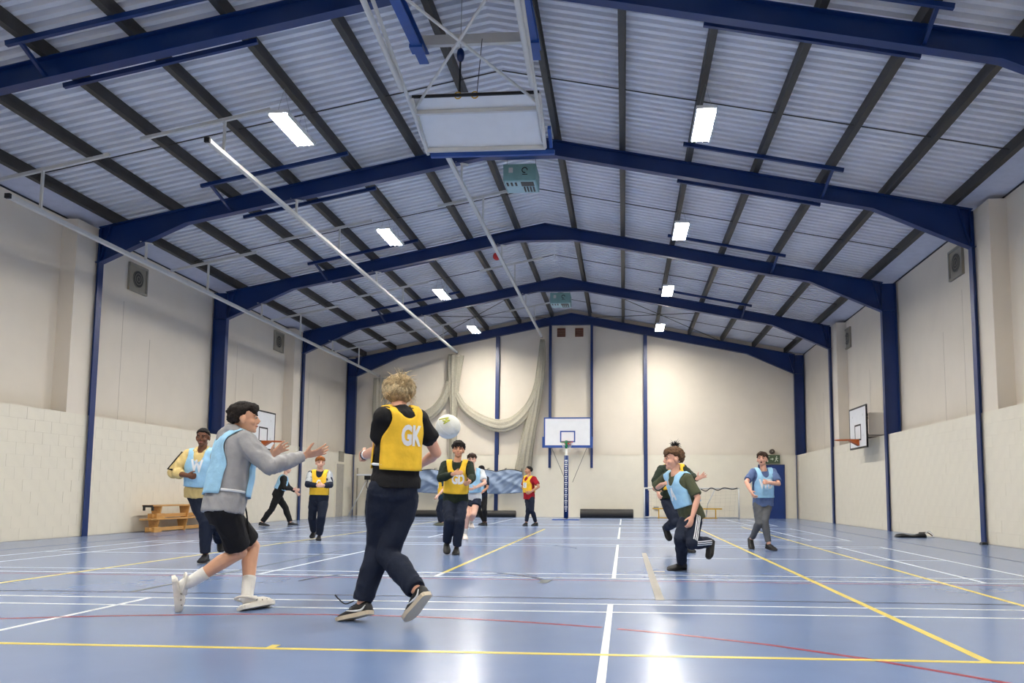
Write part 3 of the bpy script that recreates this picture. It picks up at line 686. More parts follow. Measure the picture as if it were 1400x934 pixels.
TORSO = [(-.27, .05, .048, 0), (-.14, .088, .068, -.006), (0, .097, .07, -.005), (.18, .09, .062, 0), (.4, .085, .058, .004), (.62, .094, .063, .006), (.8, .1, .06, .003), (.9, .088, .05, -.002), (.97, .056, .044, -.004), (1.03, .036, .036, .0)]
def lerp_tab(tab, s):
    for a, b in zip(tab[:-1], tab[1:]):
        if a[0] <= s <= b[0]:
            t = (s-a[0])/(b[0]-a[0]); t = t*t*(3-2*t); return [a[i]+(b[i]-a[i])*t for i in (1, 2, 3)]
    return list(tab[0][1:]) if s < tab[0][0] else list(tab[-1][1:])
class Fig:
    JN = 'H N P sL eL wL sR eR wR hL kL aL tL hR kR aR tR'.split()
    def __init__(s, J, h, tw=1.0):
        s.tw = tw
        for n, p in zip(s.JN, J): setattr(s, n, V(p))
        s.h = h; s.up = (s.N-s.P).normalized(); s.hl = (s.hL-s.hR).normalized(); s.sl = (s.sL-s.sR).normalized()
        s.L = (s.hl+s.sl).normalized(); s.L = (s.L-s.up*s.L.dot(s.up)).normalized(); s.F = s.L.cross(s.up).normalized()
    def frame(s, t):
        k = min(1, max(0, t)); l = s.hl.lerp(s.sl, k); l = (l-s.up*l.dot(s.up)).normalized(); return l, l.cross(s.up).normalized()
    def torso(s, mb, s0, s1, ea, eb, n=24, m=14, hang=False):
        rings = []
        for i in range(m):
            t = s0+(s1-s0)*i/(m-1); a, b, fo = lerp_tab(TORSO, t)
            if hang and t < .5: a = max(a, .092); b = max(b, .066)
            if hang and t < .12: a = max(a, .1); b = max(b, .07)
            a = a*s.h*s.tw+ea; b = b*s.h*(.5+.5*s.tw)+eb; l, f = s.frame(t); c = s.P+(s.N-s.P)*t+f*(fo*s.h+.012)
            ring = []
            for k in range(n):
                th = 2*math.pi*k/n; cx, cy = math.cos(th), math.sin(th)
                ring.append(c+l*a*math.copysign(abs(cx)**.85, cx)+f*b*math.copysign(abs(cy)**.85, cy))
            rings.append(ring)
        mb.loft(rings)
    def shoulders(s, mb, e):
        h = s.h
        for q in (s.sL, s.sR):
            c = s.N-s.up*.035*h
            mb.tube([c, c.lerp(q, .55)+s.up*.004*h, q], [.036*h+e, .036*h+e, .034*h+e], 12)
            mb.ell(q, (.034*h+e,)*3)
    def limb(s, mb, pts, rad, n=12, cuff=False):
        mb.tube(pts, rad, n)
        for p, r in list(zip(pts, rad))[:-1 if cuff else None]: mb.ell(p, (r*.99,)*3, seg=10, rings=6)
    def arm(s, mb, sd, e0, e1, frac=1.0, bag=0):
        h = s.h; a, b, c = (getattr(s, k+sd) for k in 'sew')
        # frac: 1 = to the wrist, .5 = elbow
        pts = [a, a.lerp(b, .5), b, b.lerp(c, .35), b.lerp(c, .7), c]; base = [.031, .029, .0235, .0245, .0205, .0165]
        ts = [0, .25, .5, .67, .85, 1.0]; P = []; R = []
        for p, r, t in zip(pts, base, ts):
            if t <= frac+1e-6: P.append(p); R.append(r*h+e0+(e1-e0)*min(1, t/frac)+bag*math.sin(math.pi*t/frac))
            else:
                k = ts.index(t); t0 = ts[k-1]; u = (frac-t0)/(t-t0)
                if u > 0: P.append(pts[k-1].lerp(p, u)); R.append((base[k-1]+(r-base[k-1])*u)*h+e1)
                break
        s.limb(mb, P, R, cuff=e0 > 0)
    def leg(s, mb, sd, e0, e1, frac=1.0):
        h = s.h; a, b, c = (getattr(s, k+sd) for k in 'hka')
        sh = (b-c).normalized(); back = (b-a).cross(c-b); fw = s.F
        calf = b.lerp(c, .3)-fw*.012
        pts = [a, a.lerp(b, .3), a.lerp(b, .7), b, calf, b.lerp(c, .65), c]; base = [.05, .051, .041, .034, .034, .026, .0215]
        ts = [0, .15, .35, .5, .65, .82, 1.0]; P = []; R = []
        for k, (p, r, t) in enumerate(zip(pts, base, ts)):
            if t <= frac+1e-6: P.append(p); R.append(r*h+e0+(e1-e0)*min(1, t/frac))
            else:
                t0 = ts[k-1]; u = (frac-t0)/(t-t0)
                if u > 0: P.append(pts[k-1].lerp(p, u)); R.append((base[k-1]+(r-base[k-1])*u)*h+e1)
                break
        s.limb(mb, P, R, 14, cuff=e0 > 0)

def head_matrix(fig, yaw, pitch, hs, roll=0):
    f = V((math.cos(yaw)*math.cos(pitch), math.sin(yaw)*math.cos(pitch), math.sin(pitch)))
    r = f.cross(V((0, 0, 1))).normalized(); u = r.cross(f)
    M = Matrix(((r.x, f.x, u.x), (r.y, f.y, u.y), (r.z, f.z, u.z))) @ Matrix.Rotation(roll, 3, 'Y')
    return (Matrix.Translation(fig.H) @ M.to_4x4() @ Matrix.Scale(hs, 4))
def head(mb, M, fig):
    q = MB()
    q.ell((0, -.012, .032), (.074, .094, .083), seg=20, rings=14)
    q.ell((0, .022, -.03), (.062, .068, .075), seg=18, rings=12)
    q.ell((0, .04, -.074), (.044, .046, .036), seg=16, rings=10); q.ell((0, .07, -.094), (.02, .016, .016))
    q.tube([(0, .086, .02), (0, .099, -.008), (0, .108, -.026)], [.008, .01, .0135], 10); q.ell((0, .097, -.032), (.018, .012, .009))
    for sx in (-1, 1):
        q.ell((sx*.079, -.008, -.008), (.013, .023, .034)); q.ell((sx*.033, .078, .023), (.022, .01, .008))
        q.ell((sx*.042, .062, -.03), (.022, .024, .022))
    q.ell((0, .085, -.056), (.024, .009, .007)); q.ell((0, .083, -.068), (.021, .009, .007))
    q.xf(M); mb.add(q.v, q.f)
    n0 = M @ V((0, -.025, -.055)); n1 = fig.N+fig.F*.03+fig.up*.01
    mb.tube([n0, n0.lerp(n1, .5), n1, n1-fig.up*.06], [.053, .052, .058, .07], 14)
def hand(mb, w, el, side, kind, d=None, palm=None, sc=1.0, fig=None):
    x = (d if d is not None else (w-el)).normalized(); sg = 1 if side == 'R' else -1
    pm = palm if palm is not None else fig.L*(1 if side == 'R' else -1)
    z = -(pm-x*pm.dot(x))
    z = z.normalized() if z.length > .05 else x.orthogonal().normalized()
    y = z.cross(x)*sg
    P = lambda a, b, c: w+(x*a+y*b+z*c)*sc
    curl, spread, th = dict(open=((.12, .15, .15), .26, .75), fist=((1.35, 1.6, 1.0), .0, .2), relaxed=((.45, .6, .4), .06, .45), soft=((.25, .35, .3), .1, .5))[kind]
    mb.loft([[P(a, wd*math.cos(t), tk*math.sin(t)) for t in [2*math.pi*k/12 for k in range(12)]] for a, wd, tk in ((-.02, .024, .02), (.01, .028, .019), (.045, .039, .016), (.08, .041, .014), (.095, .036, .011))])
    for i, (b, L) in enumerate(zip((.029, .010, -.010, -.028), ((.042, .026, .021), (.047, .03, .022), (.043, .028, .021), (.033, .021, .018)))):
        an = spread*(1.1, .35, -.35, -1.15)[i]; pts = [(.075, b, 0), (.092, b, 0)]; th_ = 0; pos = V((.092, b, 0))
        for c, l in zip(curl, L):
            th_ += c; dr = V((math.cos(th_)*math.cos(an), math.cos(th_)*math.sin(an), -math.sin(th_))); pos = pos+dr*l; pts.append(tuple(pos))
        mb.tube([P(*p) for p in pts], [r*sc for r in (.0105, .0105, .0098, .0092, .0082)], 8)
        mb.ell(P(*pts[-1]), (.0082*sc,)*3, seg=8, rings=5)
    tp = [(.015, .02, -.005), (.042, .042+.012*th, -.012), (.066, .05+.034*th, -.02), (.088, .054+.05*th, -.026 if kind != 'fist' else -.04)]
    mb.tube([P(*p) for p in tp], [.016*sc, .0135*sc, .0115*sc, .009*sc], 8); mb.ell(P(*tp[-1]), (.009*sc,)*3, seg=8, rings=5)

def lumps_hair(M, style, seed, top=.012):
    rnd = random.Random(seed); q = MB(); n = 260
    cz, rad = V((0, -.012, .032)), V((.076, .096, .085))
    q.ell(cz+V((0, -.012, .012)), (.076, .092, .082), seg=16, rings=12)
    for i in range(n):
        zz = 1-2*(i+.5)/n; ph = i*2.39996; r = math.sqrt(1-zz*zz); d = V((r*math.cos(ph), r*math.sin(ph), zz))
        y = d.y
        zmin = -.62 if y < -.35 else (.05 if y < .25 else (.38 if y < .62 else .5))
        if style == 'bun': zmin = -.93 if y < -.2 else (-.35 if y < .2 else zmin)
        if d.z < zmin: continue
        vol = dict(short=.004, curly=.03, fringe=.024, mop=.05, bun=.03)[style]*(1 if d.z > .2 else .55)
        p = cz+V((rad.x*d.x, rad.y*d.y, rad.z*d.z))*(1+vol*5)
        rr = dict(short=.012, curly=.019, fringe=.018, mop=.023, bun=.019)[style]*rnd.uniform(.7, 1.25)
        q.ell(p, (rr*rnd.uniform(.7, 1.2), rr*rnd.uniform(.8, 1.4), rr*rnd.uniform(.7, 1.1)), seg=7, rings=5)
    if style in ('fringe', 'mop', 'curly'):
        for i in range(26):
            x = rnd.uniform(-.062, .062); y = .083-abs(x)*.35+rnd.uniform(-.004, .012); z = .085-abs(x)*.2+rnd.uniform(-.025, .018)
            q.tube([(x*.9, y-.035, z+.022), (x, y, z+.004), (x+rnd.uniform(-.012, .02), y+.012, z-.022)], [.016, .014, .004], 6)
    q.xf(M); return q

def make_bib(fig, t, mt, h, text=None, txt_side=1, panel=None, low=.1, seed=0, tsz=.16, tx=0.0, tz=0.0, belt=False, ease=.024):
    base = MB(); fig.torso(base, -.2, 1.0, ease+.004, ease+.008, n=40, m=30, hang=True); fig.shoulders(base, ease*.75+.004)
    tree = BVHTree.FromPolygons([V(v) for v in base.v], base.f)
    up, L, Fw = fig.up, fig.L, fig.F; c0 = fig.P; H = (fig.N-fig.P).length
    made = None
    for side in (1, -1):
        vs = []; idx = {}; fs = []; NX, NZ = 20, 22; D = {}
        for i in range(NX+1):
            u = -1+2*i/NX
            for j in range(NZ+1):
                w = j/NZ
                # outline: narrow straps at the top, wide below the arms
                zt = H*.99
                ww = max(0, min(1, (w-.22)/.3)); wid = h*fig.tw*(.098-.012*math.sin(math.pi*min(1, w/.44))+.012*ww)
                x = u*wid
                nk = .043*h; dep = (.07 if side > 0 else .035)*h
                if abs(x) < nk: z1 = zt-dep*math.sqrt(max(0, 1-(x/nk)**2))-.0*h
                else:
                    hit = tree.ray_cast(c0+L*x+up*(H+.4)+Fw*.012, -up); z1 = (H+.4-hit[3]+.004) if hit[0] is not None else zt-.012*h-(abs(x)-nk)*.42
                    if j == 0: D[i, j] = (x, z1, -1); continue
                z = z1+(H*low-z1)*w
                o = c0+L*x+up*z; hit = tree.ray_cast(o+Fw*side*.6, -Fw*side)
                dd = .6-hit[3] if hit[0] is not None and hit[3] < .62 else .0
                D[i, j] = (x, z, dd)
        for _ in range(3):
            E2 = {}
            for (i, j), (x, z, dd) in D.items():
                if dd == -1: E2[i, j] = (x, z, dd); continue
                nb = [max(0, D[k][2]) for k in ((i-1, j), (i+1, j), (i, j-1), (i, j+1)) if k in D]
                E2[i, j] = (x, z, max(dd, .45*dd+.55*sum(nb)/len(nb)) if 0 < j else dd)
            D = E2
        for (i, j), (x, z, dd) in sorted(D.items()):
            w = j/NZ
            wr = .006*noise.noise(V((x*14+seed, z*7, side*3)))*(.3+w)
            p = c0+L*x+up*(z+.006)+Fw*.012 if dd == -1 else c0+L*x+up*z+Fw*side*(max(dd, 0)+.01+.012*w+wr); idx[i, j] = len(vs); vs.append(p)
        for i in range(NX):
            for j in range(NZ):
                if abs(-1+2*(i+.5)/NX) > .985 and j < 0: continue
                fs.append((idx[i, j], idx[i+1, j], idx[i+1, j+1], idx[i, j+1]))
        o = obj('bib_front' if side > 0 else 'bib_back', MB().add(vs, fs), mt, t, smooth=True)
        m = o.modifiers.new('solid', 'SOLIDIFY'); m.thickness = .004; m.offset = 0
        if side == txt_side: made = (o, [V(v) for v in vs], fs)
    # shoulder straps joining the two panels, and the waist elastic
    if belt:
        for sg in (-1, 1):
            pts = []
            for k in range(7):
                a = -1+2*k/6; o_ = c0+up*(H*(low+.06))+Fw*(a*.05*h+.012); hit = tree.ray_cast(o_+L*sg*.5, -L*sg); x = sg*((.5-hit[3] if hit[0] is not None else .1*h)+.003); pts.append(o_+L*x)
            obj('side_elastic', MB().tube(pts, .011, 6), 'print_white', t, smooth=True)
    if made and (text or panel):
        o, vv, ff = made; tr = BVHTree.FromPolygons(vv, ff); sd = txt_side
        def put(x, z, off):
            p = c0+L*(x*sd)+up*z; hit = tr.ray_cast(p+Fw*sd*.8, -Fw*sd)
            d = .8-hit[3] if hit[0] is not None else .11*h
            return p+Fw*sd*(d+off)
        zc = H*.55+tz
        if panel:
            a, b = panel; vs = []; fs = []
            for i in range(7):
                for j in range(7): vs.append(put(tx-a/2+a*i/6, zc-b/2+b*j/6, .0045))
            for i in range(6):
                for j in range(6): k = i*7+j; fs.append((k, k+1, k+8, k+7))
            obj('number_patch', MB().add(vs, fs), 'print_white', o, smooth=True)
        if text:
            cu = bpy.data.curves.new('txt', 'FONT'); cu.body = text; cu.size = tsz; cu.align_x = 'CENTER'; cu.align_y = 'CENTER'; cu.offset = .0075*tsz/.16; cu.resolution_u = 3
            to = bpy.data.objects.new('txt', cu); COL.objects.link(to); dg = bpy.context.evaluated_depsgraph_get()
            me = bpy.data.meshes.new_from_object(to.evaluated_get(dg)); b = bmesh.new(); b.from_mesh(me)
            bmesh.ops.triangulate(b, faces=b.faces); bmesh.ops.subdivide_edges(b, edges=[e for e in b.edges if e.calc_length() > .02], cuts=2)
            bmesh.ops.triangulate(b, faces=b.faces)
            b.verts.ensure_lookup_table()
            vs = [put(v.co.x*.85+tx, zc+v.co.y*1.35, .007) for v in b.verts]; fs = [tuple(v.index for v in f.verts) for f in b.faces]
            b.free(); bpy.data.objects.remove(to); bpy.data.curves.remove(cu); bpy.data.meshes.remove(me)
            obj('bib_letters', MB().add(vs, fs), 'print_white' if not panel else 'fab_lgrey', o)

def foot_frame(fig, sd):
    a, t, k = (getattr(fig, q+sd) for q in 'atk'); u1 = (t-a).normalized(); sh = (k-a).normalized()
    lat = sh.cross(u1)
    if lat.length < .15: lat = fig.hl.copy()
    lat.normalize(); ang = math.radians(21)
    d = u1*math.cos(ang)+lat.cross(u1)*math.sin(ang)*(-1)
    if d.dot(sh) < u1.dot(sh): d = u1*math.cos(ang)+lat.cross(u1)*math.sin(ang)
    d.normalize(); n = (sh-d*sh.dot(d)).normalized()
    return a, d, n, n.cross(d).normalized()
def shoe(fig, sd, t, mt, sole, kind='shoe', logo=None):
    a, d, n, l = foot_frame(fig, sd); s = fig.h/1.72; ah = .08*s
    if a.z-ah < .0 and n.z > .9: a = V((a.x, a.y, ah))
    P = lambda x, y, z: a+(d*x+l*y+n*(z-.08))*s
    if kind == 'croc': tab = [(-.075, .03, 0, .02), (-.06, .042, 0, .035), (-.02, .046, 0, .04), (.03, .05, 0, .055), (.07, .055, 0, .075), (.12, .06, 0, .07), (.165, .056, 0, .055), (.2, .038, .004, .038), (.213, .015, .012, .025)]
    else: tab = [(-.075, .022, .008, .055), (-.062, .034, 0, .085), (-.02, .038, 0, .098), (.03, .04, 0, .09), (.075, .044, 0, .07), (.125, .049, 0, .054), (.17, .045, 0, .043), (.2, .03, .003, .032), (.213, .012, .008, .02)]
    rings = [[P(x, w*math.copysign(abs(math.cos(q))**.8, math.cos(q)), b+(tp-b)*(.5+.5*math.copysign(abs(math.sin(q))**.7, math.sin(q)))) for q in [2*math.pi*k/16 for k in range(16)]] for x, w, b, tp in tab]
    o = obj('shoe', MB().loft(rings), mt, t, smooth=True)
    ot = [(x, w*1.1+.003) for x, w, b, tp in tab]
    r0 = [P(x*1.02, w, -.006) for x, w in ot]+[P(x*1.02, -w, -.006) for x, w in ot[::-1]]; r1 = [P(x*1.04, w*1.05, .022) for x, w in ot]+[P(x*1.04, -w*1.05, .022) for x, w in ot[::-1]]
    obj('sole', MB().loft([r0, r1]), sole, o)
    if kind == 'croc':
        obj('heel_strap', MB().tube(cr([P(.045, .054, .05), P(-.02, .056, .075), P(-.075, .035, .09), P(-.085, 0, .092), P(-.075, -.035, .09), P(-.02, -.056, .075), P(.045, -.054, .05)], 5), .011*s, 6), mt, o, smooth=True)
        for sg in (-1, 1):
            obj('rivet', MB().ell(P(.04, sg*.056, .05), (.01, .01, .01)), 'vent_frame', o)
            for x in (.09, .13): obj('vent_hole', MB().ell(P(x, sg*.052, .04), (.008, .008, .008)), 'vent_frame', o)
    else:
        for x in (.045, .065, .085): obj('lace', MB().tube([P(x, .028, .08-.28*(x-.03)), P(x+.004, 0, .098-.3*(x-.03)), P(x, -.028, .08-.28*(x-.03))], .004, 5), 'fab_black' if logo else mt, o)
    if logo == 'swoosh':
        for sg in (-1, 1):
            up = [P(-.045+.15*u, sg*(.043+.006*u), .036+.035*(1-u)**2*0+.012+.02*u*u*0+(.03*(1-u) if u < .5 else .03*(1-u)*.8)) for u in [k/10 for k in range(11)]]
            pts = cr([P(-.055, sg*.037, .062), P(-.02, sg*.041, .034), P(.03, sg*.0435, .036), P(.1, sg*.046, .05)], 6)
            obj('swoosh', MB().tube(pts, interp([.003, .009, .007, .002], len(pts)), 6), 'print_white', o, smooth=True)
    return o

def person(key, J, h, label, skin, hair, top, bottom, look, pitch=0, bib=None, shoes=('shoe_black', 'shoe_dark_sole', 'shoe'), hands=('relaxed', 'relaxed'), hd=(None, None), palm=(None, None), vox=.0075, hs=1.0, mouth=False, logo=None, socks=None, sleeve=None, roll=0, tw=1.0, upper=None):
    fig = Fig(J, h, tw); lo = min((fig.aL, fig.aR), key=lambda p: p.z)
    t = thing('person', (fig.P.x, fig.P.y, 0), label, 'person', 'players')
    # body: one continuous surface
    b = MB(); fig.torso(b, -.27, 1.03, 0, 0); fig.shoulders(b, -.004)
    for sd in 'LR':
        fig.arm(b, sd, 0, 0); fig.leg(b, sd, 0, 0)
        a, d, n, l = foot_frame(fig, sd); b.tube([a-n*.02, a+d*.06-n*.04, a+d*.14-n*.058], [.032, .03, .02], 10)
    M = head_matrix(fig, math.radians(look), math.radians(pitch), hs, math.radians(roll)); head(b, M, fig)
    for i, sd in enumerate('LR'):
        w, e = getattr(fig, 'w'+sd), getattr(fig, 'e'+sd)
        hand(b, w, e, sd, hands[i], V(hd[i]) if hd[i] else None, V(palm[i]) if palm[i] else None, .95*h/1.72+.03, fig)
    body = obj('body', remeshed(b, vox, 1), skin, t, smooth=True, fix=False)
    for sx in (-1, 1):
        obj('eye', MB().ell((0, 0, 0), (.0125, .007, .0068), seg=10, rings=6).xf(M @ Matrix.Translation((sx*.032, .083, .006))), 'eye_white', body, smooth=True)
        obj('iris', MB().ell((0, 0, 0), (.0078, .0055, .0078), seg=10, rings=6).xf(M @ Matrix.Translation((sx*.032, .0885, .006))), 'eye_dark', body, smooth=True)
        obj('eyebrow', MB().tube([M @ V((sx*.014, .0935, .027)), M @ V((sx*.034, .0915, .033)), M @ V((sx*.052, .079, .027))], [.0045, .005, .003], 6), hair[0], body, smooth=True)
    if mouth: obj('mouth', MB().ell((0, 0, 0), (.017, .012, .015), seg=10, rings=6).xf(M @ Matrix.Translation((0, .085, -.062))), 'mouth_dark', body, smooth=True)
    else:
        obj('lips', MB().tube([M @ V((-.024, .084, -.061)), M @ V((-.008, .0935, -.0585)), M @ V((.008, .0935, -.0585)), M @ V((.024, .084, -.061))], [.003, .0055, .0055, .003], 6), 'lips', body, smooth=True)
    # hair
    hm, st = hair
    if st in ('bun', 'topknot'):
        q = lumps_hair(M, 'short' if st == 'topknot' else 'bun', ord(key))
        rnd = random.Random(3); bun = V((.02, -.085, .07)) if st == 'bun' else V((.0, -.03, .14))
        qq = MB()
        for i in range(40):
            d = V((rnd.gauss(0, 1), rnd.gauss(0, 1), rnd.gauss(0, 1))).normalized(); qq.ell(bun+d*(.042 if st == 'bun' else .03), (.022, .022, .022), seg=7, rings=5)
        qq.xf(M); q.add(qq.v, qq.f)
        if st == 'bun':
            SM = M @ Matrix.Diagonal((1.2, 1.08, 1.0, 1)) @ M.inverted(); q.xf(SM)
        hr = obj('hair', remeshed(q, .008, 2, fold=.003, ffreq=45), 'hair_ash' if st == 'bun' else hm, t, smooth=True, fix=False)
        s2 = MB(); cz, rad = V((0, -.012, .032)), V((.089, .108, .093)); bd = (bun-cz).normalized()
        if st == 'bun':
            for i in range(170):                          # combed strands, drawn up into the bun
                a0 = rnd.uniform(-2.2, 2.2); d0 = V((math.sin(a0), -math.cos(a0)*.9, rnd.uniform(-.85, .35))).normalized(); lift = rnd.uniform(1.0, 1.1); pts = []
                for k in range(7):
                    d = d0.lerp(bd, k/6)
                    if d.length < .05: d = bd.copy()
                    d.normalize(); pts.append(cz+V((rad.x*1.16*d.x, rad.y*1.08*d.y, rad.z*d.z))*(lift+.06*math.sin(math.pi*k/6)))
                s2.tube([M @ p for p in cr(pts+[bun+(pts[-1]-bun)*.5], 2)], interp([.002, .006, .0065, .005], 15), 5)
            for i in range(26):                           # twisted loops of the bun
                ax = V((rnd.gauss(0, 1), rnd.gauss(0, 1), rnd.gauss(0, 1))).normalized(); u_ = ax.orthogonal().normalized(); w_ = ax.cross(u_); r0 = rnd.uniform(.045, .064)
                s2.tube([M @ (bun+(u_*math.cos(a)+w_*math.sin(a))*r0) for a in [k*.45 for k in range(rnd.randint(6, 12))]], .0065, 5)
        for i in range(46 if st == 'bun' else 60):         # loose ends
            d = V((rnd.gauss(0, 1), rnd.gauss(-.2, .8), rnd.gauss(.7, .7))).normalized()
            if st == 'bun' and i % 3 == 0:
                dd = V((rnd.gauss(.4, 1), rnd.gauss(-.4, .5), rnd.gauss(-.3, .4))).normalized(); a = cz+V((dd.x*.095, dd.y*.11, dd.z*.09))
                pts = [a, a+dd*.012+V((0, 0, -.025)), a+dd*.025+V((rnd.uniform(-.02, .02), rnd.uniform(-.02, .02), rnd.uniform(-.07, -.03)))]
            else:
                a = bun+d*.045; pts = [a, a+d*.03+V((0, 0, .008)), a+d*rnd.uniform(.04, .085)+V((rnd.uniform(-.02, .02), rnd.uniform(-.02, .02), rnd.uniform(-.03, .015)))]
            s2.tube([M @ p for p in cr(pts, 3)], interp([.0045, .003, .0008], 7), 5)
        obj('loose_strands', s2, hm, hr, smooth=True)
    else:
        obj('hair', remeshed(lumps_hair(M, st, ord(key)), .008, 1, fold=.004, ffreq=50), hm, t, smooth=True, fix=False)
    # clothes
    cv = max(vox, .0095); tm, tk = top
    g = MB(); e = dict(hoodie=.034, sweat=.024, tee=.02)[tk]
    hem = dict(hoodie=-.12, sweat=-.12, tee=-.2)[tk]
    if key == 'C': hem = -.03
    fig.torso(g, hem, .975, e, e+.004, m=18, hang=True); fig.shoulders(g, e*.75)
    g.ell(fig.N-fig.F*.012-fig.up*.04, (.082, .078, .05))
    fr = sleeve if sleeve else dict(hoodie=.97, sweat=.97, tee=.36)[tk]
    for sd in 'LR':
        if tk == 'tee': fig.arm(g, sd, .014, .028, fr)
        else: fig.arm(g, sd, e*.8, .012 if fr > .9 else .03, fr, bag=.008)
    if tk == 'hoodie':
        c = fig.N+fig.F*.03+fig.up*.022; arcp = []
        for k in range(13):
            a = math.radians(-60-240*k/12)*-1
            arcp.append(c+fig.L*math.cos(a+math.pi*1.0)*.085*(1 if True else 0)+fig.F*-math.sin(a+math.pi)*.0)
        arcp = [c+fig.L*math.sin(a)*.08-fig.F*math.cos(a)*.078+fig.up*(.018*math.cos(a)-.012) for a in [math.radians(-150+300*k/14) for k in range(15)]]
        g.tube(arcp, interp([.026, .034, .045, .05, .045, .034, .026], 15), 10)
        g.ell(fig.N-fig.F*.06-fig.up*.035, (.075, .06, .075))
        g.ell(fig.N-fig.F*.075-fig.up*.01, (.06, .045, .05))
    elif tk == 'sweat' or key == 'C':
        c = fig.N+fig.F*.028+fig.up*.004
        g.tube([c+fig.L*math.cos(a)*.064+fig.F*math.sin(a)*.062-fig.up*.014*math.sin(a) for a in [2*math.pi*k/18 for k in range(19)]], .016, 8)
    tp = obj('top', remeshed(g, cv, 3, fold=dict(hoodie=.012, sweat=.009, tee=.008)[tk], fseed=ord(key)), tm, t, smooth=True, fix=False)
    bmn, bk = bottom; g = MB(); fig.torso(g, -.29, .1 if bk in ('trousers', 'slim') else -.04, .012, .012, m=8)
    for sd in 'LR':
        if bk == 'trousers': fig.leg(g, sd, .017 if key != 'C' else .02, .03 if key != 'C' else .034, .97)
        elif bk == 'slim': fig.leg(g, sd, .01, .014, .95)
        elif bk == 'shorts': fig.leg(g, sd, .008, .03, .43)
        else: fig.leg(g, sd, .02, .04, .27)
    tr = obj('trousers' if bk in ('trousers', 'slim') else 'shorts', remeshed(g, cv, 3, fold=.009, fseed=ord(key)+3, ffreq=8), bmn, t, smooth=True, fix=False)
    for sd in 'LR':
        shoe(fig, sd, t, shoes[0], shoes[1], shoes[2], logo)
        if socks:
            a, k = getattr(fig, 'a'+sd), getattr(fig, 'k'+sd); _, d, n, l = foot_frame(fig, sd)
            obj('sock', MB().tube(cr([a+(k-a).normalized()*socks, a+(k-a).normalized()*.05, a-n*.015, a+d*.07-n*.03], 4), interp([.052, .047, .045, .038], 13), 14), 'sock', t, smooth=True)
    if upper:
        for sd in 'LR':
            g = MB(); fig.arm(g, sd, e*.8+.006, e*.8+.006, .44); obj('sleeve_panel', remeshed(g, .01, 2, fold=.006, fseed=2), upper, tp, smooth=True, fix=False)
    if bib: make_bib(fig, t, h=h, seed=ord(key), ease=e, **bib)
    return t, fig, tr, tp, body, M

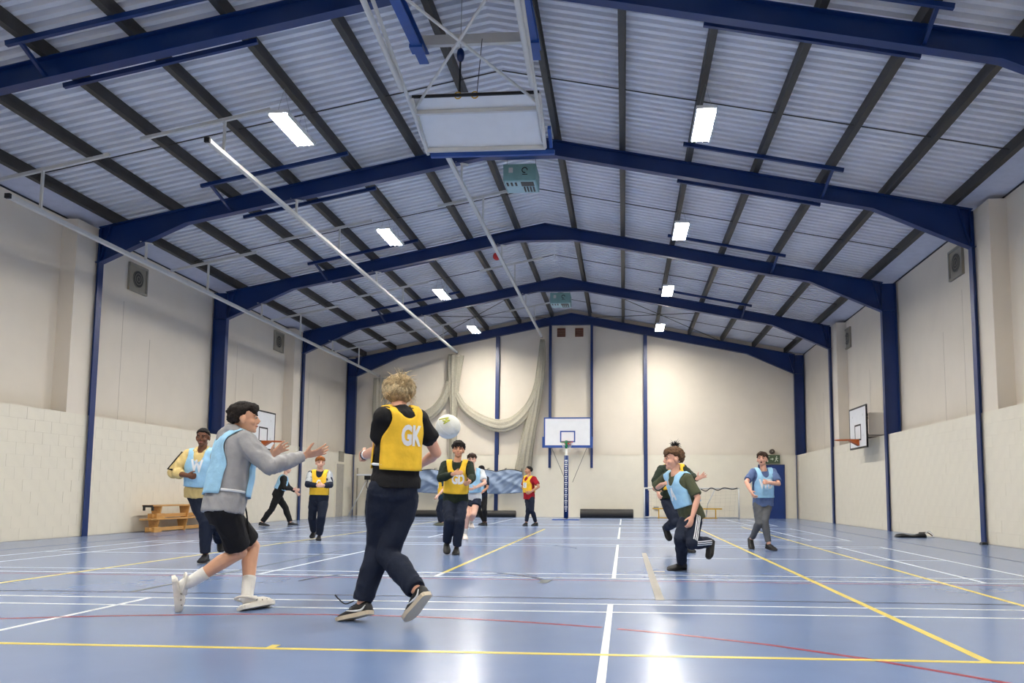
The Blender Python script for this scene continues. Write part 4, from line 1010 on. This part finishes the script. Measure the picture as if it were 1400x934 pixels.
POSE = {
'A':[(-.81,6.17,1.475),(-.88,6.16,1.35),(-.91,6.09,.81),(-1.0,6.34,1.3),(-.98,6.61,1.16),(-.9,6.86,1.21),(-.75,6.07,1.29),(-.52,6.02,1.1),(-.33,6.2,1.19),(-.97,6.16,.77),(-.82,6.42,.47),(-.77,6.25,.09),(-.66,6.4,.03),(-.86,6.01,.77),(-.84,6.24,.44),(-1.19,6.1,.2),(-1.25,6.12,.03)],
'B':[(-3.35,10.32,1.62),(-3.37,10.37,1.44),(-3.4,10.44,.91),(-3.19,10.35,1.39),(-3.06,10.39,1.12),(-3.02,10.21,.94),(-3.56,10.38,1.39),(-3.69,10.26,1.16),(-3.45,10.17,1.12),(-3.32,10.46,.86),(-3.15,10.4,.47),(-3.27,10.73,.26),(-3.17,10.61,.15),(-3.47,10.41,.87),(-3.27,10.34,.52),(-3.27,10.37,.1),(-3.23,10.2,.03)],
'C':[(.515,5.8,1.615),(.56,5.71,1.5),(.53,5.73,.96),(.47,5.58,1.43),(.395,5.7,1.2),(.24,5.9,1.18),(.66,5.86,1.44),(.755,5.99,1.2),(.6,6.2,1.13),(.45,5.67,.92),(.39,5.82,.53),(.29,5.78,.12),(.15,5.81,.02),(.58,5.78,.88),(.48,5.75,.47),(.75,5.54,.24),(.68,5.59,.07)],
'D':[(-7.26,22.34,1.57),(-7.33,22.31,1.39),(-7.47,22.26,.88),(-7.42,22.47,1.34),(-7.3,22.55,1.09),(-7.11,22.61,.94),(-7.26,22.15,1.32),(-7.22,22.07,1.05),(-7,22.2,1.01),(-7.5,22.34,.82),(-7.29,22.42,.48),(-7.16,22.46,.09),(-7,22.53,.03),(-7.44,22.18,.82),(-7.58,22.13,.44),(-7.79,22.03,.1),(-7.64,22.1,.02)],
'E':[(-3.74,15.54,1.49),(-3.75,15.59,1.32),(-3.76,15.59,.81),(-3.59,15.62,1.27),(-3.5,15.46,1.06),(-3.56,15.26,1.05),(-3.92,15.54,1.27),(-3.9,15.36,1.07),(-3.68,15.28,1.05),(-3.68,15.61,.77),(-3.63,15.4,.45),(-3.71,15.53,.09),(-3.66,15.36,.02),(-3.85,15.58,.77),(-3.89,15.6,.43),(-3.97,15.92,.16),(-3.95,15.78,.05)],
'F':[(-.36,12.28,1.56),(-.38,12.32,1.38),(-.41,12.38,.84),(-.2,12.33,1.33),(-.12,12.13,1.14),(-.11,11.88,1.08),(-.56,12.29,1.33),(-.58,12.08,1.13),(-.37,11.94,1.19),(-.33,12.4,.81),(-.3,12.14,.49),(-.36,12.27,.11),(-.34,12.11,.02),(-.51,12.39,.81),(-.44,12.11,.51),(-.52,12.32,.17),(-.49,12.19,.04)],
'G':[(-.89,16.21,1.58),(-.89,16.25,1.39),(-.89,16.32,.86),(-.71,16.33,1.33),(-.61,16.17,1.12),(-.76,15.98,1.03),(-1.04,16.18,1.35),(-1.18,16.09,1.11),(-1.13,15.92,.93),(-.81,16.36,.82),(-.81,16.09,.51),(-.93,16.44,.34),(-.88,16.29,.24),(-.98,16.31,.82),(-.94,16.09,.47),(-1.01,16.26,.11),(-.97,16.1,.02)],
'H':[(-2,23.65,1.61),(-1.98,23.67,1.42),(-1.97,23.68,.88),(-1.82,23.56,1.35),(-1.78,23.46,1.08),(-1.96,23.38,.92),(-2.1,23.79,1.37),(-2.1,23.79,1.08),(-2.22,23.65,.92),(-1.9,23.62,.84),(-1.86,23.47,.45),(-1.85,23.64,.09),(-1.9,23.47,.02),(-2.03,23.75,.84),(-2.06,23.67,.43),(-1.9,23.79,.08),(-2.03,23.66,.03)],
'I':[(-3.05,23.41,1.54),(-3.02,23.42,1.35),(-3.05,23.42,.83),(-2.97,23.26,1.31),(-2.99,23.2,1.05),(-3.12,23.08,.86),(-3.09,23.58,1.31),(-3.12,23.62,1.05),(-3.16,23.55,.84),(-3.02,23.34,.79),(-3.12,23.3,.43),(-3.03,23.29,.08),(-3.2,23.22,.02),(-3.08,23.5,.79),(-3.2,23.5,.45),(-3.14,23.53,.09),(-3.3,23.48,.03)],
'J':[(-.61,23.64,1.59),(-.58,23.67,1.41),(-.59,23.7,.87),(-.43,23.56,1.35),(-.29,23.45,1.12),(-.5,23.42,.98),(-.72,23.78,1.37),(-.8,23.81,1.08),(-.69,23.6,.99),(-.53,23.63,.83),(-.49,23.5,.43),(-.39,23.7,.09),(-.47,23.54,.02),(-.64,23.77,.83),(-.6,23.54,.49),(-.66,23.6,.09),(-.7,23.43,.02)],
'K':[(2.74,9.99,1.33),(2.79,10,1.16),(2.95,10.01,.69),(2.9,9.88,1.09),(3.01,9.79,.87),(2.94,9.73,.65),(2.67,10.13,1.12),(2.53,10.31,.98),(2.62,10.1,1.03),(2.98,9.93,.65),(2.93,9.72,.34),(3.15,10.02,.34),(3.15,9.96,.18),(2.92,10.08,.65),(2.8,9.83,.39),(2.84,10.04,.08),(2.69,9.98,.02)],
'L':[(2.98,13.41,1.55),(2.94,13.45,1.37),(2.9,13.32,.86),(3.1,13.49,1.33),(3.23,13.27,1.2),(3.29,13.03,1.15),(2.75,13.38,1.31),(2.64,13.19,1.12),(2.67,13,.96),(2.97,13.38,.82),(3.05,13.16,.49),(3.12,13.21,.09),(3.22,13.07,.02),(2.83,13.27,.81),(2.94,13.07,.47),(2.83,13.45,.38),(2.87,13.41,.2)],
'M':[(4.47,14.04,1.5),(4.48,14.07,1.32),(4.48,14.11,.82),(4.66,14.09,1.29),(4.71,13.91,1.09),(4.52,13.77,1.11),(4.32,14.05,1.29),(4.18,13.89,1.12),(4.23,13.73,.96),(4.55,14.14,.79),(4.47,13.93,.48),(4.53,13.91,.1),(4.6,13.78,.02),(4.4,14.09,.79),(4.38,13.93,.44),(4.29,14.18,.17),(4.28,14.1,.02)],
}
pA = person('A', POSE['A'], 1.74, 'person in grey hoodie and black shorts reaching forward with both hands', 'skin_tan', ('hair_dark', 'fringe'), ('fab_grey', 'hoodie'), ('fab_black', 'shorts'), 22, 2,
    bib=dict(mt='bib_blue', low=.12, belt=True), shoes=('croc', 'croc', 'croc'), hands=('open', 'open'), hd=((.55, .3, .55), (.9, .3, .25)), palm=((.5, -.5, -.4), (.45, .5, .6)), vox=.0065, socks=.17, tw=.88)
pB = person('B', POSE['B'], 1.72, 'person in cream hoodie and pale blue bib running by the benches', 'skin_brown', ('hair_black', 'short'), ('fab_cream', 'hoodie'), ('fab_navy', 'trousers'), -80, -4,
    bib=dict(mt='bib_blue', text='W', txt_side=1, tz=.06, low=.16), hands=('relaxed', 'fist'), sleeve=.72)
pC = person('C', POSE['C'], 1.72, 'person with blonde bun in yellow bib and navy trousers seen from behind', 'skin_fair', ('hair_blonde', 'bun'), ('fab_black', 'tee'), ('fab_navy', 'trousers'), 105, 0,
    bib=dict(mt='bib_yellow', text='GK', txt_side=-1, tz=.05, low=.2, tsz=.14, tx=.02, belt=True), shoes=('shoe_black', 'shoe_sole', 'shoe'), hands=('fist', 'relaxed'), vox=.0065, logo='swoosh', tw=.9, hs=1.03, sleeve=.3)
pD = person('D', POSE['D'], 1.68, 'person in dark sweatshirt and pale blue bib lunging along the left wall', 'skin_pale', ('hair_dark', 'short'), ('fab_black', 'sweat'), ('fab_black', 'trousers'), 15, -6,
    bib=dict(mt='bib_blue', low=.25), hands=('open', 'open'), vox=.011)
pE = person('E', POSE['E'], 1.6, 'ginger-haired person in yellow bib with hands held together', 'skin_pale', ('hair_ginger', 'fringe'), ('fab_navy', 'sweat'), ('fab_navy', 'trousers'), -62, -4,
    upper='fab_lgrey', bib=dict(mt='bib_yellow', text='C', txt_side=1, tsz=.13, low=.12), hands=('relaxed', 'relaxed'), vox=.011, palm=((-.8, .4, 0), (.8, .4, 0)))
pF = person('F', POSE['F'], 1.69, 'curly dark-haired person in yellow bib jogging towards the camera', 'skin_olive', ('hair_dark', 'mop'), ('fab_green', 'sweat'), ('fab_navy', 'trousers'), -82, 6,
    bib=dict(mt='bib_yellow', text='GD', txt_side=1, tsz=.15, tx=.04, tz=.0, low=.14), hands=('relaxed', 'relaxed'))
pG = person('G', POSE['G'], 1.69, 'person in white t-shirt, pale blue bib and dark shorts behind the jogger', 'skin_pale', ('hair_mid', 'curly'), ('fab_white', 'tee'), ('fab_navy', 'short_shorts'), -85, 0,
    bib=dict(mt='bib_blue', low=.16), shoes=('shoe_white', 'shoe_white', 'shoe'), vox=.011, socks=.14)
pH = person('H', POSE['H'], 1.69, 'person in navy t-shirt and pale blue bib half hidden before the mat', 'skin_olive', ('hair_black', 'short'), ('fab_navy', 'tee'), ('fab_black', 'slim'), 150, -5,
    bib=dict(mt='bib_blue', low=.12), vox=.012)
pI = person('I', POSE['I'], 1.62, 'person in yellow bib mostly hidden behind the curly-haired jogger', 'skin_pale', ('hair_brown', 'short'), ('fab_teal', 'tee'), ('fab_navy', 'trousers'), -165, 0,
    bib=dict(mt='bib_yellow', panel=(.13, .13), txt_side=1, low=.12), shoes=('shoe_olive', 'shoe_olive', 'shoe'), vox=.012)
pJ = person('J', POSE['J'], 1.7, 'person in red t-shirt and yellow bib standing by the netball post', 'skin_olive', ('hair_black', 'short'), ('fab_red', 'tee'), ('fab_navy', 'slim'), -165, 8,
    bib=dict(mt='bib_yellow', panel=(.15, .15), text='C', txt_side=1, tsz=.1, low=.16), vox=.012)
pK = person('K', POSE['K'], 1.56, 'person in olive t-shirt and pale blue bib leaning into a run', 'skin_fair', ('hair_brown', 'fringe'), ('fab_olive', 'tee'), ('fab_navy', 'trousers'), -165, -2,
    bib=dict(mt='bib_blue', text='A', txt_side=1, tsz=.15, low=.2), hands=('relaxed', 'relaxed'), mouth=True, hs=1.12, sleeve=.44, vox=.0072)
pL = person('L', POSE['L'], 1.68, 'person with a dark topknot in yellow bib behind the olive t-shirt player', 'skin_fair', ('hair_black', 'topknot'), ('fab_green', 'sweat'), ('fab_navy', 'trousers'), -70, -8,
    bib=dict(mt='bib_yellow', low=.14), hands=('open', 'soft'), hd=((.9, -.2, .5), None), palm=((.2, -.9, .2), None), vox=.011)
pM = person('M', POSE['M'], 1.57, 'person in grey jeans and pale blue bib walking near the blue door', 'skin_fair', ('hair_mid', 'curly'), ('fab_denim', 'tee'), ('fab_jeans', 'slim'), -110, 10,
    bib=dict(mt='bib_blue', text='WD', txt_side=1, tsz=.15, tz=.0, low=.1), hands=('fist', 'relaxed'), mouth=True, sleeve=.4, vox=.0075)

# white side stripes and small prints on the trousers
def stripes(fig, tr, sd, t0, t1, offs, w):
    o = ORG[tr.name]; me = tr.data
    tree = BVHTree.FromPolygons([v.co+o for v in me.vertices], [tuple(p.vertices) for p in me.polygons])
    a, b, c = (getattr(fig, k+sd) for k in 'hka'); out = fig.hl*(1 if sd == 'L' else -1)
    for of in offs:
        vs = []; fs = []; n = 26
        for i in range(n+1):
            u = t0+(t1-t0)*i/n; p = a.lerp(b, u*2) if u < .5 else b.lerp(c, u*2-1); ax = ((b-a) if u < .5 else (c-b)).normalized()
            ou = (out-ax*out.dot(ax)).normalized(); si = ax.cross(ou)
            for q in (-.5, .5):
                pp = p+si*(of+q*w); hit = tree.ray_cast(pp+ou*.3, -ou); d = .3-hit[3] if hit[0] is not None else .07
                vs.append(pp+ou*(d+.004))
            if i: k = 2*i; fs.append((k-2, k-1, k+1, k))
        obj('side_stripe', MB().add(vs, fs), 'print_white', tr, smooth=True)
stripes(pK[1], pK[2], 'L', .04, .97, (-.022, 0, .022), .012)
stripes(pC[1], pC[2], 'L', .12, .26, (.03,), .012)
# black tape down the cream sleeves
f_ = pB[1]
for sd, sg in (('R', -1), ('L', 1)):
    a, b, c = (getattr(f_, k+sd) for k in 'sew'); ou = f_.L*sg
    obj('sleeve_tape', MB().tube([a+ou*.075+f_.up*.045-f_.F*-.03, a.lerp(b, .5)+ou*.07+f_.up*.05+f_.F*.02, b+ou*.07+f_.up*.045+f_.F*.01, b.lerp(c, .25)+ou*.05+f_.up*.05+f_.F*.04], .013, 6), 'fab_black', pB[3], smooth=True)
# drawstring, wristband and loose lace
f_ = pA[1]; q = f_.P+f_.F*.15
obj('drawstring', MB().tube(cr([q+f_.up*.03, q+f_.F*.03-f_.up*.05, q+f_.F*.05-f_.up*.13, q+f_.F*.07-f_.up*.2], 5), .007, 6), 'fab_black', pA[2], smooth=True)
f_ = pC[1]
for k, m in ((.93, 'fab_navy'), (.86, 'print_white')):
    p = f_.eL.lerp(f_.wL, k); d = (f_.wL-f_.eL).normalized(); obj('wristband', MB().tube([p-d*.012, p+d*.012], .036, 12), m, pC[4], smooth=True)
a = f_.aL; obj('loose_lace', MB().tube(cr([a+V((-.06, 0, .02)), a+V((-.12, 0, .0)), a+V((-.17, .01, .03)), a+V((-.2, .01, .06))], 5), .005, 5), 'fab_black', pC[2], smooth=True)
